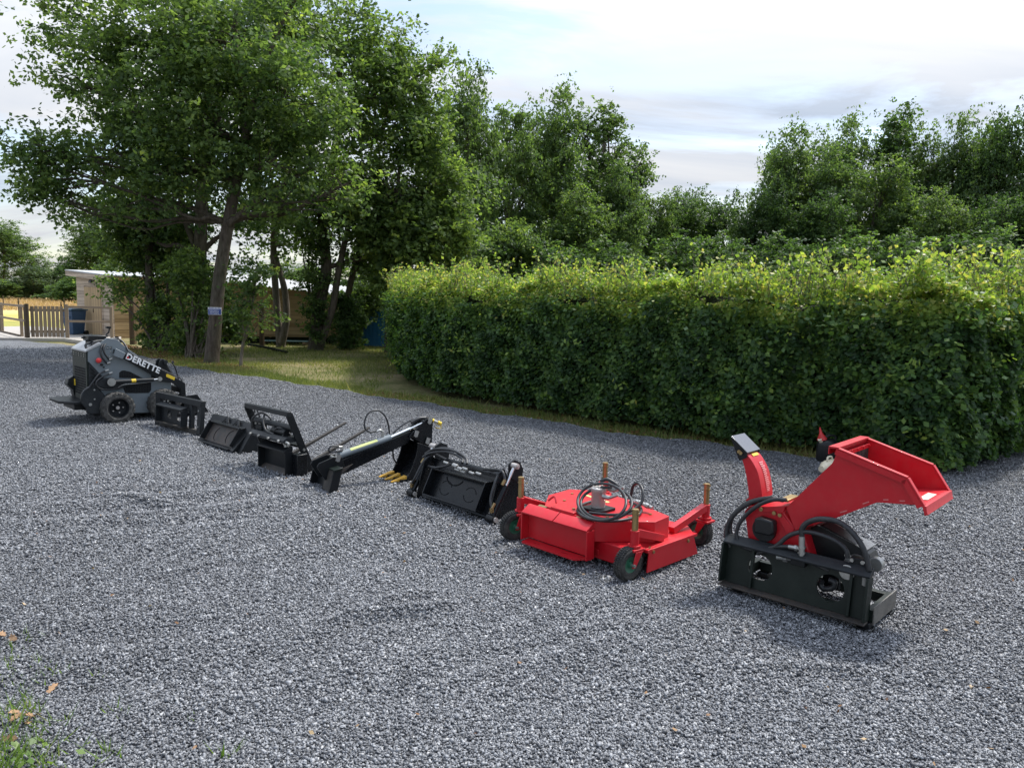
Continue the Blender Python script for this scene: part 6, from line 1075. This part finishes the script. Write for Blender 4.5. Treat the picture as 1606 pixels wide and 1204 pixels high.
# ------------------------------------------------------------------ light, sky, camera
EL=math.radians(58); AZ=math.radians(48)   # azimuth from +Y towards +X
sd=Vector((math.sin(AZ)*math.cos(EL),math.cos(AZ)*math.cos(EL),math.sin(EL)))
L=bpy.data.lights.new('sun','SUN'); L.energy=2.2; L.angle=math.radians(6); L.color=(1,.955,.88); so=bpy.data.objects.new('sun',L); COL.objects.link(so); so.rotation_euler=(-sd).to_track_quat('-Z','Y').to_euler()
W=bpy.data.worlds.new('World'); S.world=W; W.use_nodes=True; nt=W.node_tree; nt.nodes.clear()
o=N(nt,'ShaderNodeOutputWorld'); bg=N(nt,'ShaderNodeBackground'); bg.inputs['Strength'].default_value=.1
sky=N(nt,'ShaderNodeTexSky',sky_type='NISHITA'); sky.sun_disc=False; sky.sun_elevation=EL; sky.sun_rotation=AZ; sky.air_density=1.0; sky.dust_density=1.5; sky.ozone_density=1.2
tc=N(nt,'ShaderNodeTexCoord'); sx=N(nt,'ShaderNodeSeparateXYZ'); nt.links.new(tc.outputs['Generated'],sx.inputs[0])
mz=N(nt,'ShaderNodeMath',operation='MAXIMUM'); nt.links.new(sx.outputs['Z'],mz.inputs[0]); mz.inputs[1].default_value=0.0
az=N(nt,'ShaderNodeMath',operation='ADD'); nt.links.new(mz.outputs[0],az.inputs[0]); az.inputs[1].default_value=.16
vx=N(nt,'ShaderNodeMath',operation='DIVIDE'); nt.links.new(sx.outputs['X'],vx.inputs[0]); nt.links.new(az.outputs[0],vx.inputs[1])
vy=N(nt,'ShaderNodeMath',operation='DIVIDE'); nt.links.new(sx.outputs['Y'],vy.inputs[0]); nt.links.new(az.outputs[0],vy.inputs[1])
cv=N(nt,'ShaderNodeCombineXYZ'); nt.links.new(vx.outputs[0],cv.inputs[0]); nt.links.new(vy.outputs[0],cv.inputs[1])
mp=N(nt,'ShaderNodeMapping'); mp.inputs['Location'].default_value=(3.1,1.7,.4); mp.inputs['Rotation'].default_value=(0,0,.5); mp.inputs['Scale'].default_value=(.55,1.0,1); nt.links.new(cv.outputs[0],mp.inputs[0])
n1=noise(nt,1.5,10,.60,vec=mp.outputs[0]); n1.inputs['Distortion'].default_value=.5
n2=noise(nt,1.0,9,.55,vec=mp.outputs[0]); n2.inputs['Distortion'].default_value=.8
mask=ramp(nt,n1.outputs[0],[(.38,(.10,)*3),(.46,(.62,)*3),(.55,(1,)*3)]).outputs[0]
shade=ramp(nt,n2.outputs[0],[(.38,(2.4,2.8,3.45)),(.49,(3.35,3.58,3.98)),(.62,(4.2,4.26,4.38))]).outputs[0]
skc=mixc(nt,1.0,sky.outputs[0],(1.25,1.2,1.15),'MULTIPLY')
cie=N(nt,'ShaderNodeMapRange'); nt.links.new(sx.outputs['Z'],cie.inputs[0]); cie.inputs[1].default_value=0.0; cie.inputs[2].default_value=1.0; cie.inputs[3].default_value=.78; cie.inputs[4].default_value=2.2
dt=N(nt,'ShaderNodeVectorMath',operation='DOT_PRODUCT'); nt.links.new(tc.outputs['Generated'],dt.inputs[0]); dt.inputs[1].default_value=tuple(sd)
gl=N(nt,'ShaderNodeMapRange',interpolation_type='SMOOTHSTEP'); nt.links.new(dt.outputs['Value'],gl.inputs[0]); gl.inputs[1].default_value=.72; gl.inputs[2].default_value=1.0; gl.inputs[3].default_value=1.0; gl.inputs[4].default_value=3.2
br=N(nt,'ShaderNodeMath',operation='MULTIPLY'); nt.links.new(cie.outputs[0],br.inputs[0]); nt.links.new(gl.outputs[0],br.inputs[1])  # clouds brightened overhead and around the sun to add ambient light
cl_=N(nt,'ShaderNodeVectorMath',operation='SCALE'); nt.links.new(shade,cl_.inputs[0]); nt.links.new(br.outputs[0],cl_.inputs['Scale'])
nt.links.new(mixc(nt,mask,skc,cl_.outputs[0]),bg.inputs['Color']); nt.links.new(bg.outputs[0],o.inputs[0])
cam=bpy.data.cameras.new('camera'); co=bpy.data.objects.new('camera',cam); COL.objects.link(co); cam.sensor_fit='HORIZONTAL'; cam.sensor_width=36; cam.lens=36*FPX/1606; cam.clip_end=2000; cam.clip_start=.05
R=Matrix((RGT,UPV,-FWD)).transposed().to_4x4(); co.matrix_world=Matrix.Translation((0,0,CH))@R; S.camera=co
S.view_settings.view_transform='Standard'; S.view_settings.look='None'; S.view_settings.exposure=1.08; S.view_settings.gamma=1
S.cycles.max_bounces=8; S.cycles.diffuse_bounces=6; S.cycles.glossy_bounces=3; S.cycles.transmission_bounces=4; S.cycles.transparent_max_bounces=4
